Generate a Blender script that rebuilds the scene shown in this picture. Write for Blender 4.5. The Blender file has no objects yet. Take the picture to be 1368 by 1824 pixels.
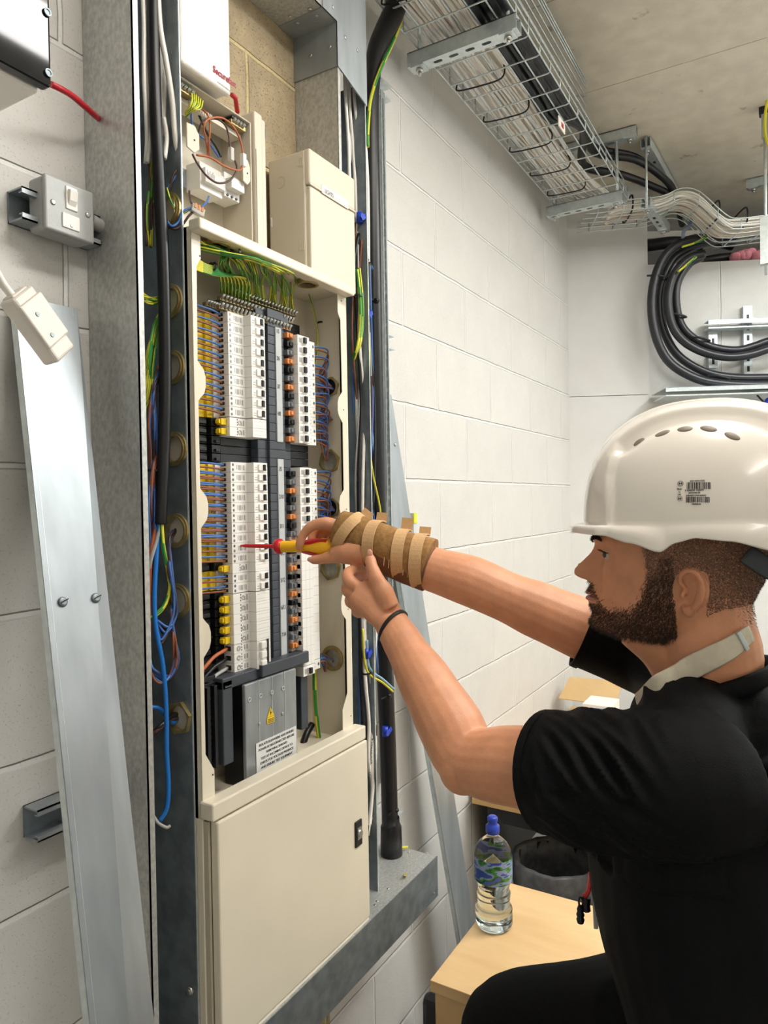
import bpy, bmesh, math, random
from mathutils import Vector, Matrix, Quaternion, noise
V = Vector
R = math.radians
random.seed(7)
SC = bpy.context.scene
COL = SC.collection

# ------------------------------------------------------------ camera
CAMZ = 1.75
AZ = R(30.8); PITCH = 0.0145; ROLL = 0.0165; FPX = 1265.0
fwd = V((math.cos(AZ)*math.cos(PITCH), math.sin(AZ)*math.cos(PITCH), -math.sin(PITCH)))
right0 = V((math.sin(AZ), -math.cos(AZ), 0))
up0 = right0.cross(fwd)
cr, sr = math.cos(ROLL), math.sin(ROLL)
cright = right0*cr - up0*sr
cup = right0*sr + up0*cr
CP = V((0, 0, CAMZ))
cam = bpy.data.cameras.new('camera')
co = bpy.data.objects.new('camera', cam); COL.objects.link(co)
m = Matrix((cright, cup, -fwd)).transposed().to_4x4(); m.translation = CP
co.matrix_world = m
cam.sensor_fit = 'HORIZONTAL'; cam.sensor_width = 36.0; cam.lens = 36.0*FPX/1368.0
cam.clip_start = 0.02
SC.camera = co

def ray(px, py):
    return fwd + cright*((px-684)/FPX) - cup*((py-912)/FPX)
def PY(px, py, y):            # the point of the place seen at a photo position on the plane y = const
    r = ray(px, py); return CP + r*(y/r.y)
def PX(px, py, x):
    r = ray(px, py); return CP + r*(x/r.x)
def PZ(px, py, z):
    r = ray(px, py); return CP + r*((z-CAMZ)/r.z)
def PD(px, py, d):
    return CP + ray(px, py)*d
def PP(px, py, o, n):
    r = ray(px, py); return CP + r*((o-CP).dot(n)/r.dot(n))

# ------------------------------------------------------------ view, world, lamps
SC.view_settings.view_transform = 'Standard'
SC.view_settings.look = 'None'
SC.view_settings.gamma = 1.0
SC.view_settings.use_curve_mapping = False
SC.view_settings.exposure = -0.12
w = bpy.data.worlds.new('World'); SC.world = w; w.use_nodes = True
w.node_tree.nodes['Background'].inputs[0].default_value = (0.9, 0.95, 1, 1)
w.node_tree.nodes['Background'].inputs[1].default_value = 0.5

def area(name, loc, sx, sy, power, col=(1, 1, 1), aim=None):
    l = bpy.data.lights.new(name, 'AREA'); l.shape = 'RECTANGLE'; l.size = sx; l.size_y = sy
    l.energy = power; l.color = col
    o = bpy.data.objects.new(name, l); COL.objects.link(o); o.location = loc
    if aim is not None:
        o.rotation_euler = (V(aim)-V(loc)).to_track_quat('-Z', 'Y').to_euler()
    return o
for lx, ly, e_, c_ in ((1.10, -0.12, 21, (1.0, 0.98, 0.95)), (2.55, -0.75, 42, (0.95, 0.98, 1.0)), (-0.6, -1.4, 12, (1.0, 0.97, 0.93)), (3.9, -1.9, 34, (0.93, 0.98, 1.0))):
    area('ceiling_lamp', (lx, ly, 3.12), 1.2, 0.22, e_, c_)
    area('added_ceiling_fill', (lx, ly, 3.16), 1.2, 0.22, e_*0.8, c_, (lx, ly, 4.0))  # upward area light added over each lamp to brighten the ceiling

# ------------------------------------------------------------ materials
def lin(c):
    if isinstance(c, str):
        c = [int(c[i:i+2], 16)/255 for i in (0, 2, 4)]
    return tuple(((x/12.92) if x <= 0.04045 else ((x+0.055)/1.055)**2.4) for x in c)
MATS = {}
def mat(name, col, rough=0.5, metal=0.0, var=0.0, vs=40, bump=0.0, bs=200, spec=0.5, trans=0.0, ior=1.45, emit=0, coat=0, sss=0, stretch=None, alpha=1):
    if name in MATS: return MATS[name]
    mt = bpy.data.materials.new(name); mt.use_nodes = True; MATS[name] = mt
    if name in ('black_cotton', 'black_trousers'): spec = .18
    nt = mt.node_tree; b = nt.nodes['Principled BSDF']
    c = lin(col)
    b.inputs['Base Color'].default_value = (*c, 1)
    b.inputs['Roughness'].default_value = rough; b.inputs['Metallic'].default_value = metal
    b.inputs['Specular IOR Level'].default_value = spec
    b.inputs['Transmission Weight'].default_value = trans; b.inputs['IOR'].default_value = ior
    if coat: b.inputs['Coat Weight'].default_value = coat; b.inputs['Coat Roughness'].default_value = 0.08
    if alpha < 1: b.inputs['Alpha'].default_value = alpha
    if sss:
        b.inputs['Subsurface Weight'].default_value = sss; b.inputs['Subsurface Scale'].default_value = 0.01
        b.inputs['Subsurface Radius'].default_value = (1, 0.3, 0.15)
    if emit:
        b.inputs['Emission Color'].default_value = (*c, 1); b.inputs['Emission Strength'].default_value = emit
    if var or bump:
        tc = nt.nodes.new('ShaderNodeTexCoord'); mp = nt.nodes.new('ShaderNodeMapping')
        nt.links.new(tc.outputs['Object'], mp.inputs[0])
        if stretch: mp.inputs['Scale'].default_value = stretch
    if var:
        n = nt.nodes.new('ShaderNodeTexNoise'); n.inputs['Scale'].default_value = vs; n.inputs['Detail'].default_value = 4
        nt.links.new(mp.outputs[0], n.inputs['Vector'])
        r = nt.nodes.new('ShaderNodeValToRGB')
        r.color_ramp.elements[0].position = 0.35; r.color_ramp.elements[1].position = 0.65
        r.color_ramp.elements[0].color = (*[max(0, x*(1-var)) for x in c], 1)
        r.color_ramp.elements[1].color = (*[min(1, x*(1+var)) for x in c], 1)
        nt.links.new(n.outputs['Fac'], r.inputs[0]); nt.links.new(r.outputs[0], b.inputs['Base Color'])
    if bump:
        n2 = nt.nodes.new('ShaderNodeTexNoise'); n2.inputs['Scale'].default_value = bs; n2.inputs['Detail'].default_value = 3
        nt.links.new(mp.outputs[0], n2.inputs['Vector'])
        bp = nt.nodes.new('ShaderNodeBump'); bp.inputs['Strength'].default_value = bump; bp.inputs['Distance'].default_value = 0.002
        nt.links.new(n2.outputs['Fac'], bp.inputs['Height']); nt.links.new(bp.outputs[0], b.inputs['Normal'])
    return mt

def block_mat(name, col, mcol, var=0.06, pit=0.5, noise_s=9, swap=None, fine=0.10):
    mt = bpy.data.materials.new(name); mt.use_nodes = True; nt = mt.node_tree; b = nt.nodes['Principled BSDF']
    N = nt.nodes.new; L = nt.links.new
    tc = N('ShaderNodeTexCoord'); sx = N('ShaderNodeSeparateXYZ'); L(tc.outputs['Object'], sx.inputs[0])
    cb = N('ShaderNodeCombineXYZ')
    ax = N('ShaderNodeMath'); ax.operation = 'ADD'; ax.inputs[1].default_value = -1.841+0.2225+4.45
    az = N('ShaderNodeMath'); az.operation = 'ADD'; az.inputs[1].default_value = -1.816+2.25*2
    L(sx.outputs[0 if swap is None else swap], ax.inputs[0]); L(sx.outputs[2], az.inputs[0])
    L(ax.outputs[0], cb.inputs[0]); L(az.outputs[0], cb.inputs[1])
    # a slight wobble keeps the joints hand laid
    nw = N('ShaderNodeTexNoise'); nw.inputs['Scale'].default_value = 14; L(tc.outputs['Object'], nw.inputs['Vector'])
    mx = N('ShaderNodeVectorMath'); mx.operation = 'MULTIPLY_ADD'; mx.inputs[1].default_value = (0.006, 0.006, 0)
    L(nw.outputs['Color'], mx.inputs[0]); L(cb.outputs[0], mx.inputs[2])
    br = N('ShaderNodeTexBrick'); L(mx.outputs[0], br.inputs['Vector'])
    br.inputs['Scale'].default_value = 1; br.inputs['Mortar Size'].default_value = 0.006; br.inputs['Mortar Smooth'].default_value = 0.5
    br.inputs['Brick Width'].default_value = 0.445; br.inputs['Row Height'].default_value = 0.225
    c = lin(col); c2 = tuple(x*(1-var) for x in c)
    br.inputs['Color1'].default_value = (*c, 1); br.inputs['Color2'].default_value = (*c2, 1); br.inputs['Mortar'].default_value = (*lin(mcol), 1)
    n = N('ShaderNodeTexNoise'); n.inputs['Scale'].default_value = noise_s; n.inputs['Detail'].default_value = 8; n.inputs['Roughness'].default_value = 0.7
    L(tc.outputs['Object'], n.inputs['Vector'])
    rp = N('ShaderNodeValToRGB'); rp.color_ramp.elements[0].color = (1-fine*1.6,)*3+(1,); rp.color_ramp.elements[1].color = (1+fine,)*3+(1,)
    rp.color_ramp.elements[0].position = 0.3; rp.color_ramp.elements[1].position = 0.7
    L(n.outputs['Fac'], rp.inputs[0])
    mm = N('ShaderNodeMix'); mm.data_type = 'RGBA'; mm.blend_type = 'MULTIPLY'; mm.inputs[0].default_value = 1
    L(br.outputs['Color'], mm.inputs[6]); L(rp.outputs[0], mm.inputs[7])
    n2 = N('ShaderNodeTexNoise'); n2.inputs['Scale'].default_value = 260; n2.inputs['Detail'].default_value = 3
    L(tc.outputs['Object'], n2.inputs['Vector'])
    r2 = N('ShaderNodeValToRGB'); r2.color_ramp.elements[0].position = 0.30; r2.color_ramp.elements[1].position = 0.40
    r2.color_ramp.elements[0].color = (1-pit,)*3+(1,); r2.color_ramp.elements[1].color = (1, 1, 1, 1)
    L(n2.outputs['Fac'], r2.inputs[0])
    m3 = N('ShaderNodeMix'); m3.data_type = 'RGBA'; m3.blend_type = 'MULTIPLY'; m3.inputs[0].default_value = 1
    L(mm.outputs[2], m3.inputs[6]); L(r2.outputs[0], m3.inputs[7]); L(m3.outputs[2], b.inputs['Base Color'])
    hs = N('ShaderNodeMath'); hs.operation = 'MULTIPLY_ADD'; hs.inputs[1].default_value = 0.35
    L(r2.outputs[0], hs.inputs[0])
    iv = N('ShaderNodeMath'); iv.operation = 'MULTIPLY'; iv.inputs[1].default_value = -1.0
    L(br.outputs['Fac'], iv.inputs[0]); L(iv.outputs[0], hs.inputs[2])
    bp = N('ShaderNodeBump'); bp.inputs['Strength'].default_value = 0.8; bp.inputs['Distance'].default_value = 0.008
    L(hs.outputs[0], bp.inputs['Height']); L(bp.outputs[0], b.inputs['Normal'])
    b.inputs['Roughness'].default_value = 0.75
    return mt

def wood_mat(name, c1, c2, stretch=(3, 40, 40)):
    mt = bpy.data.materials.new(name); mt.use_nodes = True; nt = mt.node_tree; b = nt.nodes['Principled BSDF']
    N = nt.nodes.new; L = nt.links.new
    tc = N('ShaderNodeTexCoord'); mp = N('ShaderNodeMapping'); mp.inputs['Scale'].default_value = stretch
    L(tc.outputs['Object'], mp.inputs[0]); n = N('ShaderNodeTexNoise'); n.inputs['Scale'].default_value = 1.2; n.inputs['Detail'].default_value = 5
    L(mp.outputs[0], n.inputs['Vector']); r = N('ShaderNodeValToRGB')
    r.color_ramp.elements[0].position = .35; r.color_ramp.elements[1].position = .65
    r.color_ramp.elements[0].color = (*lin(c1), 1); r.color_ramp.elements[1].color = (*lin(c2), 1)
    L(n.outputs['Fac'], r.inputs[0]); L(r.outputs[0], b.inputs['Base Color']); b.inputs['Roughness'].default_value = 0.4
    return mt

galv = mat('galvanised_steel', 'BABBB8', 0.45, 0.5, 0.15, 150, 0.10, 200, stretch=(1, 1, 0.7))
galv_s = mat('smooth_galvanised_steel', 'A6ADB2', 0.45, 0.65, 0.10, 25, 0.05, 60, stretch=(1, 1, 0.2))
galv_d = mat('dull_dark_steel', '868F94', 0.45, 0.65, 0.18, 30, 0.05, 100)
zinc = mat('bright_zinc', 'CFD8DA', 0.35, 0.6, 0.08, 60)
steel = mat('screw_steel', 'C8C8C4', 0.28, 0.95)
brass = mat('brass', 'B5A474', 0.38, 0.75, 0.15, 60)
cream = mat('cream_enamel', 'DFD6C2', 0.33, 0, 0.02, 8, 0.02, 300)
cream_p = mat('cream_plastic', 'D4CBB9', 0.4, 0, 0.02, 8)
white_p = mat('white_plastic', 'EEEAE4', 0.35, 0, 0.015, 10)
wht_dev = mat('white_device_plastic', 'EAE8E3', 0.38)
print_g = mat('grey_print', 'A9A8A5', 0.5)
print_b = mat('black_print', '1B1B1D', 0.5)
grey_p = mat('grey_metalclad', 'A5A7A6', 0.42, 0.15, 0.03, 60, 0.08, 400)
black_p = mat('black_plastic', '16171A', 0.38, 0, 0.1, 30)
dgrey_p = mat('dark_grey_plastic', '3E434A', 0.42, 0, 0.06, 30)
lgrey_s = mat('light_grey_strip', 'B9BCBD', 0.5)
yellow_p = mat('yellow_plastic', 'E8C420', 0.4)
orange_p = mat('copper_orange', 'D8894E', 0.4)
w_blue = mat('blue_insulation', '4470B4', 0.4)
w_bblue = mat('bright_blue_insulation', '1F74C8', 0.35)
w_brown = mat('brown_insulation', '8A5238', 0.4)
w_dbrown = mat('dark_brown_insulation', '4E3430', 0.4)
w_orange = mat('copper_brown_insulation', 'B8643A', 0.4)
w_grey = mat('grey_insulation', 'A8A6A4', 0.45)
w_black = mat('black_insulation', '17171A', 0.36, 0, 0.2, 50)
w_white = mat('white_sheath', 'F2EEE6', 0.45, 0, 0.03, 20)
w_yellow = mat('yellow_insulation', 'D9CF3A', 0.4)
w_green = mat('green_insulation', '2E8A3C', 0.4)
w_red = mat('red_sheath', 'B81C28', 0.35, 0, 0.08, 80)
blue_tape = mat('blue_tape', '1E3FB8', 0.4)

# ------------------------------------------------------------ mesh builder
def smooth_path(pts, sub=6):
    pts = [V(p) for p in pts]
    if len(pts) < 3 or sub < 2: return pts
    out = []
    n = len(pts)
    for i in range(n-1):
        p0 = pts[i-1] if i > 0 else pts[0]*2-pts[1]
        p1, p2 = pts[i], pts[i+1]
        p3 = pts[i+2] if i+2 < n else pts[-1]*2-pts[-2]
        for k in range(sub):
            t = k/sub
            out.append(0.5*((2*p1)+(p2-p0)*t+(2*p0-5*p1+4*p2-p3)*t*t+(3*p1-p0-3*p2+p3)*t*t*t))
    out.append(pts[-1])
    return out
def lerp_list(vals, k, n):
    if not hasattr(vals, '__len__'): return vals
    t = k/max(1, n-1)*(len(vals)-1); i = min(int(t), len(vals)-2); f = t-i
    f = f*f*(3-2*f) if len(vals) > 2 else f
    return vals[i]*(1-f)+vals[i+1]*f

class MB:
    def __init__(s): s.v = []; s.f = []; s.mi = []; s.sm = []
    def add(s, vs, fs, mi=0, sm=False, M=None):
        b = len(s.v)
        s.v += [(M @ V(p)) if M is not None else V(p) for p in vs]
        for f in fs:
            s.f.append([b+i for i in f]); s.mi.append(mi if not callable(mi) else 0); s.sm.append(sm)
        return s
    def box(s, a, b, M=None, mi=0):
        (x0, y0, z0), (x1, y1, z1) = a, b
        x0, x1 = min(x0, x1), max(x0, x1); y0, y1 = min(y0, y1), max(y0, y1); z0, z1 = min(z0, z1), max(z0, z1)
        vs = [(x0, y0, z0), (x1, y0, z0), (x1, y1, z0), (x0, y1, z0), (x0, y0, z1), (x1, y0, z1), (x1, y1, z1), (x0, y1, z1)]
        return s.add(vs, [(0, 3, 2, 1), (4, 5, 6, 7), (0, 1, 5, 4), (1, 2, 6, 5), (2, 3, 7, 6), (3, 0, 4, 7)], mi, False, M)
    def prism(s, poly, ext, mi=0, M=None, sm=False):
        n = len(poly); e = V(ext); vs = [V(p) for p in poly]; vs += [p+e for p in vs[:n]]
        nrm = V((0, 0, 0))
        for i in range(n): nrm += vs[i].cross(vs[(i+1) % n])
        if nrm.dot(e) > 0:
            fs = [tuple(range(n-1, -1, -1)), tuple(range(n, 2*n))]+[(i, (i+1) % n, n+(i+1) % n, n+i) for i in range(n)]
        else:
            fs = [tuple(range(n)), tuple(range(2*n-1, n-1, -1))]+[((i+1) % n, i, n+i, n+(i+1) % n) for i in range(n)]
        return s.add(vs, fs, mi, sm, M)
    def tube(s, pts, r, n=8, sub=6, mi=0, stripe=None, M=None, flat=1.0, up=None, cap=True):
        P = smooth_path(pts, sub); m_ = len(P); base = len(s.v)
        t0 = (P[1]-P[0]).normalized()
        u = V(up) if up is not None else t0.orthogonal()
        u = (u - t0*u.dot(t0)).normalized()
        prev = t0
        for k, p in enumerate(P):
            t = (P[min(k+1, m_-1)]-P[max(k-1, 0)])
            t = t.normalized() if t.length > 1e-9 else prev
            if up is None:
                q = prev.rotation_difference(t); u = (q @ u)
            else:
                u = V(up)
            u = (u - t*u.dot(t)).normalized(); w_ = t.cross(u); prev = t
            rr = lerp_list(r, k, m_); fl = lerp_list(flat, k, m_)
            for j in range(n):
                a = 2*math.pi*j/n
                q = p+u*(math.cos(a)*rr)+w_*(math.sin(a)*rr*fl)
                s.v.append((M @ q) if M is not None else q)
        for k in range(m_-1):
            for j in range(n):
                j2 = (j+1) % n
                s.f.append([base+k*n+j, base+k*n+j2, base+(k+1)*n+j2, base+(k+1)*n+j])
                if stripe is None: s.mi.append(mi)
                else: s.mi.append(stripe if ((j+k//5) % 4) < 2 else mi)
                s.sm.append(True)
        if cap:
            s.f.append([base+j for j in range(n-1, -1, -1)]); s.mi.append(mi); s.sm.append(False)
            s.f.append([base+(m_-1)*n+j for j in range(n)]); s.mi.append(mi); s.sm.append(False)
        return s
    def cyl(s, p0, p1, r, n=16, mi=0, M=None, r2=None, cap=True):
        return s.tube([p0, p1], [r, r if r2 is None else r2], n, 1, mi, None, M, cap=cap)
    def ring(s, p0, p1, ro, ri, n=24, mi=0, M=None, nout=None):
        p0, p1 = V(p0), V(p1); t = (p1-p0).normalized(); u = t.orthogonal().normalized(); w_ = t.cross(u)
        vs = []
        for (p, r_, k) in ((p0, ro, 1), (p1, ro, 1), (p1, ri, 0), (p0, ri, 0)):
            for j in range(n):
                a = 2*math.pi*j/n; rr = r_
                if nout and k: 
                    aa = (a % (2*math.pi/nout))-math.pi/nout; rr = r_*math.cos(math.pi/nout)/math.cos(aa)
                vs.append(p+u*math.cos(a)*rr+w_*math.sin(a)*rr)
        fs = []
        for q in range(4):
            for j in range(n):
                j2 = (j+1) % n; q2 = (q+1) % 4
                fs.append((q*n+j, q*n+j2, q2*n+j2, q2*n+j))
        return s.add(vs, fs, mi, False, M)
    def ball(s, c, r, nu=20, nv=12, mi=0, M=None, q=None):
        rx, ry, rz = (r, r, r) if not hasattr(r, '__len__') else r
        vs = []; c = V(c)
        for i in range(nv+1):
            th = math.pi*i/nv
            for j in range(nu):
                a = 2*math.pi*j/nu
                d = V((rx*math.sin(th)*math.cos(a), ry*math.sin(th)*math.sin(a), rz*math.cos(th)))
                if q is not None: d = q @ d
                vs.append(c+d)
        fs = [(i*nu+j, (i+1)*nu+j, (i+1)*nu+(j+1) % nu, i*nu+(j+1) % nu) for i in range(nv) for j in range(nu)]
        return s.add(vs, fs, mi, True, M)
    def lathe(s, prof, M=None, n=32, mi=0, sm=True, sq=None):
        vs = []
        for (r_, z) in prof:
            for j in range(n):
                a = 2*math.pi*j/n; k = 1 if sq is None else sq(a, z)
                vs.append((r_*k*math.cos(a), r_*k*math.sin(a), z))
        fs = [(i*n+j, i*n+(j+1) % n, (i+1)*n+(j+1) % n, (i+1)*n+j) for i in range(len(prof)-1) for j in range(n)]
        return s.add(vs, fs, mi, sm, M)
    def plate(s, outline, holes, th, M=None, mi=0):
        """flat plate in local xy, holes cut through, thickness along local z"""
        bm = bmesh.new(); edges = []; loops = []
        for lp in [outline]+list(holes):
            vs = [bm.verts.new((p[0], p[1], 0)) for p in lp]
            loops.append(vs)
            for i in range(len(vs)): edges.append(bm.edges.new((vs[i], vs[(i+1) % len(vs)])))
        bmesh.ops.triangle_fill(bm, use_beauty=True, use_dissolve=False, edges=edges)
        bm.verts.index_update()
        vs = [v.co.copy() for v in bm.verts]; n = len(vs)
        tri = [[v.index for v in f.verts] for f in bm.faces]
        lps = [[v.index for v in lp] for lp in loops]; bm.free()
        allv = vs+[p+V((0, 0, th)) for p in vs]
        fs = [t[::-1] for t in tri]+[[i+n for i in t] for t in tri]
        for lp in lps:
            for i in range(len(lp)):
                a, b = lp[i], lp[(i+1) % len(lp)]; fs.append([a, b, b+n, a+n])
        return s.add(allv, fs, mi, False, M)
    def grid(s, P, mi=0, sm=True, closed_u=False, M=None):
        nr = len(P); nc = len(P[0]); vs = [p for row in P for p in row]
        fs = []
        for i in range(nr-1):
            for j in range(nc if closed_u else nc-1):
                j2 = (j+1) % nc
                fs.append((i*nc+j, i*nc+j2, (i+1)*nc+j2, (i+1)*nc+j))
        return s.add(vs, fs, mi, sm, M)
    def build(s, name, mats, parent=None, bevel=0, local=False, label=None, kind=None, norm=True, seg=2):
        if not isinstance(mats, (list, tuple)): mats = [mats]
        me = bpy.data.meshes.new(name)
        off = V((0, 0, 0)); o = None
        if parent is not None and not local:
            q = parent
            while q is not None: off += q.location; q = q.parent
        if parent is None:
            xs = [p.x for p in s.v]; ys = [p.y for p in s.v]; zs = [p.z for p in s.v]
            off = V(((min(xs)+max(xs))/2, (min(ys)+max(ys))/2, min(zs)))
            if kind == 'structure': off = V((0, 0, 0))
        me.from_pydata([tuple(p-off) for p in s.v], [], s.f)
        for mt in mats: me.materials.append(mt)
        if max(s.mi, default=0) > 0: me.polygons.foreach_set('material_index', s.mi)
        me.polygons.foreach_set('use_smooth', s.sm)
        me.update()
        if norm:
            bm = bmesh.new(); bm.from_mesh(me); bmesh.ops.recalc_face_normals(bm, faces=bm.faces); bm.to_mesh(me); bm.free()
        o = bpy.data.objects.new(name, me); COL.objects.link(o)
        if parent is not None: o.parent = parent
        else: o.location = off
        if label: o['label'] = label
        if kind: o['kind'] = kind
        if bevel:
            b = o.modifiers.new('bevel', 'BEVEL'); b.width = bevel; b.segments = seg; b.limit_method = 'ANGLE'; b.angle_limit = R(35)
        return o

def tag(o, label, cat, group=None):
    o['label'] = label; o['category'] = cat
    if group: o['group'] = group
    return o
def thing(name, label, cat, loc=(0, 0, 0), group=None, rot=None):
    o = bpy.data.objects.new(name, None); COL.objects.link(o); o.location = loc; o.empty_display_size = 0.02
    if rot is not None: o.rotation_euler = rot
    return tag(o, label, cat, group)
def dup(root, loc, label=None, group=None, rot=None):
    r = root.copy(); COL.objects.link(r); r.location = loc
    if rot is not None: r.rotation_euler = rot
    if label: r['label'] = label
    if group: r['group'] = group
    for ch in list(root.children):
        c = ch.copy(); COL.objects.link(c); c.parent = r
        for g in ch.children:
            d = g.copy(); COL.objects.link(d); d.parent = c
    return r
def circ(cx, cy, r, n=24, nout=None):
    return [(cx+r*math.cos(2*math.pi*i/n), cy+r*math.sin(2*math.pi*i/n)) for i in range(n)]
def slot(cx, cy, lx, ly, n=6):
    """rounded slot, longer along x if lx>ly"""
    r_ = min(lx, ly)/2; out = []
    if lx >= ly:
        for s_, c0 in ((1, cx+lx/2-r_), (-1, cx-lx/2+r_)):
            for i in range(n+1):
                a = -math.pi/2+math.pi*i/n+(0 if s_ > 0 else math.pi); out.append((c0+r_*math.cos(a), cy+r_*math.sin(a)))
    else:
        for s_, c0 in ((1, cy+ly/2-r_), (-1, cy-ly/2+r_)):
            for i in range(n+1):
                a = math.pi*i/n+(0 if s_ > 0 else math.pi); out.append((cx+r_*math.cos(a), c0+r_*math.sin(a)))
    return out
def frame(o, x, y):
    """matrix with origin o, local x, local y directions"""
    x = V(x).normalized(); z = x.cross(V(y)).normalized(); y = z.cross(x)
    M = Matrix((x, y, z)).transposed().to_4x4(); M.translation = V(o); return M
def text(s_, size, M, mt, parent, name='lettering', label=None, align='LEFT', depth=0.0002, sx=1.0, local=False, bold=0):
    cu = bpy.data.curves.new('txt', 'FONT'); cu.body = s_; cu.size = size; cu.extrude = depth; cu.align_x = align; cu.offset = bold
    t = bpy.data.objects.new('txt', cu); COL.objects.link(t)
    bpy.context.view_layer.update()
    me = bpy.data.meshes.new_from_object(t.evaluated_get(bpy.context.evaluated_depsgraph_get()))
    bpy.data.objects.remove(t); 
    off = V((0, 0, 0))
    if parent is not None and not local:
        q = parent
        while q is not None: off += q.location; q = q.parent
    me.transform(Matrix.Translation(-off) @ M @ Matrix.Diagonal((sx, 1, 1, 1)))
    me.materials.clear(); me.materials.append(mt)
    o = bpy.data.objects.new(name, me); COL.objects.link(o); o.parent = parent
    if label: o['label'] = label
    return o
EARTH = [w_yellow, w_green]
def wire(pts, r, mt, label, cat='wire', group=None, name='wire', n=7, sub=6):
    b = MB()
    if mt == 'earth': b.tube(pts, r, 8, sub, 0, 1); o = b.build(name, EARTH, norm=False)
    else: b.tube(pts, r, n, sub); o = b.build(name, mt, norm=False)
    return tag(o, label, cat, group)
def ordn(i): return ['first', 'second', 'third', 'fourth', 'fifth', 'sixth', 'seventh', 'eighth', 'ninth', 'tenth', 'eleventh', 'twelfth', 'thirteenth', 'fourteenth', 'fifteenth', 'sixteenth', 'seventeenth', 'eighteenth', 'nineteenth', 'twentieth'][i]

# ------------------------------------------------------------ room
WY = 1.02; CX = 3.56; ZC = CAMZ+1.55
paint = block_mat('painted_block', 'D6D4D0', 'E4E3E0', 0.04, 0.13, 7, fine=0.03)
bare = block_mat('bare_block', 'AD9B7C', 'CDBB8C', 0.10, 0.45, 14, fine=0.16)
b = MB(); T = 0.12
XA, XB = 0.80, 1.41
b.box((-1.6, WY, 0), (XA, WY+T, ZC)); b.box((XA, WY, 0), (XB, WY+T, ZC), mi=1); b.box((XB, WY, 0), (CX+0.6, WY+T, ZC))
b.build('wall_left', [paint, bare], kind='structure')
baz = R(-65); bw = V((math.cos(baz), math.sin(baz), 0)); bn = V((-bw.y*-1, bw.x*-1, 0))
bn = V((-math.sin(baz)*-1, math.cos(baz)*-1, 0))   # faces the room
C0 = V((CX, WY, 0))
if bn.dot(V((-1, 0, 0))) < 0: bn = -bn
def PB(px, py, off=0.0): return PP(px, py, C0+bn*off, bn)      # point on the back wall plane
def bs(p): return (p-C0).dot(bw)
s_panel = bs(PB(1152, 500)); z_ledge = PB(1250, 467).z
MBW = frame(C0, bw, (0, 0, 1))
paint_b = block_mat('painted_block_back', 'DEDEDC', 'E4E4E2', 0.03, 0.15, 7, fine=0.03)
backing = -bn*0.14
b = MB()
b.prism([C0+bw*0+V((0, 0, 0)), C0+bw*4.0, C0+bw*4.0+V((0, 0, z_ledge)), C0+V((0, 0, z_ledge))], backing)
o = b.build('wall_back', paint_b, kind='structure')
# re-express the back wall in its own axes so that its courses follow it
me = o.data; me.transform(MBW.inverted()); o.matrix_world = MBW
board_m = mat('painted_board', 'DCDCDA', 0.7, 0, 0.015, 12, 0.1, 120)
b = MB(); zj = PB(1080, 706).z
for (za, zb) in ((0, zj-0.0015), (zj+0.0015, ZC)):
    b.prism([C0-bw*0.03+V((0, 0, za)), C0+bw*s_panel+V((0, 0, za)), C0+bw*s_panel+V((0, 0, zb)), C0-bw*0.03+V((0, 0, zb))], bn*0.02)
b.prism([C0+bn*0.002+V((0, 0, zj-.002)), C0+bn*.002+bw*s_panel+V((0, 0, zj-.002)), C0+bn*.002+bw*s_panel+V((0, 0, ZC)), C0+bn*.002+V((0, 0, ZC))], -bn*0.14)
b.build('trim_1', board_m, kind='structure')
ceil_m = mat('plywood_ceiling', 'D6CFBF', 0.85, 0, 0.06, 14, 0.25, 90)
# scattered scuffs on the ceiling
nt = ceil_m.node_tree; N = nt.nodes.new; L = nt.links.new
rampn = [n for n in nt.nodes if n.type == 'VALTORGB'][0]; mpn = [n for n in nt.nodes if n.type == 'MAPPING'][0]
n9 = N('ShaderNodeTexNoise'); n9.inputs['Scale'].default_value = 11; n9.inputs['Detail'].default_value = 6; L(mpn.outputs[0], n9.inputs['Vector'])
r9 = N('ShaderNodeValToRGB'); r9.color_ramp.elements[0].position = .27; r9.color_ramp.elements[1].position = .33
r9.color_ramp.elements[0].color = (.62, .55, .45, 1); r9.color_ramp.elements[1].color = (1, 1, 1, 1); L(n9.outputs['Fac'], r9.inputs[0])
mx9 = N('ShaderNodeMix'); mx9.data_type = 'RGBA'; mx9.blend_type = 'MULTIPLY'; mx9.inputs[0].default_value = 1
L(rampn.outputs[0], mx9.inputs[6]); L(r9.outputs[0], mx9.inputs[7]); L(mx9.outputs[2], nt.nodes['Principled BSDF'].inputs['Base Color'])
b = MB()
xj = [-1.6, 0.2, 2.2, PZ(1200, 118, ZC).x, PZ(1290, 342, ZC).x, 5.6]
for i in range(len(xj)-1): b.box((xj[i]+0.0015, -2.5, ZC), (xj[i+1]-0.0015, WY+0.12, ZC+0.02))
b.box((-1.6, -2.5, ZC+0.02), (5.6, WY+0.12, ZC+0.08))
b.build('ceiling', ceil_m, kind='structure')
floor_m = mat('grey_screed_floor', '8D8A85', 0.6, 0, 0.08, 6, 0.1, 80)
MB().box((-1.6, -2.5, -0.05), (5.6, WY+0.12, 0)).build('floor', floor_m, kind='structure')
plain = mat('plain_painted_wall', 'D8D6D0', 0.8, 0, 0.02, 5)
MB().box((-1.6, -2.62, 0), (5.6, -2.5, ZC)).build('wall_right', plain, kind='structure')
MB().box((-1.72, -2.5, 0), (-1.6, WY+0.12, ZC)).build('wall_front', plain, kind='structure')
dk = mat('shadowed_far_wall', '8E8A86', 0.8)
b = MB(); b.prism([C0-bn*1.0+bw*-0.5, C0-bn*1.0+bw*5, C0-bn*1.0+bw*5+V((0, 0, ZC)), C0-bn*1.0-bw*0.5+V((0, 0, ZC))], -bn*0.1)
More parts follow.
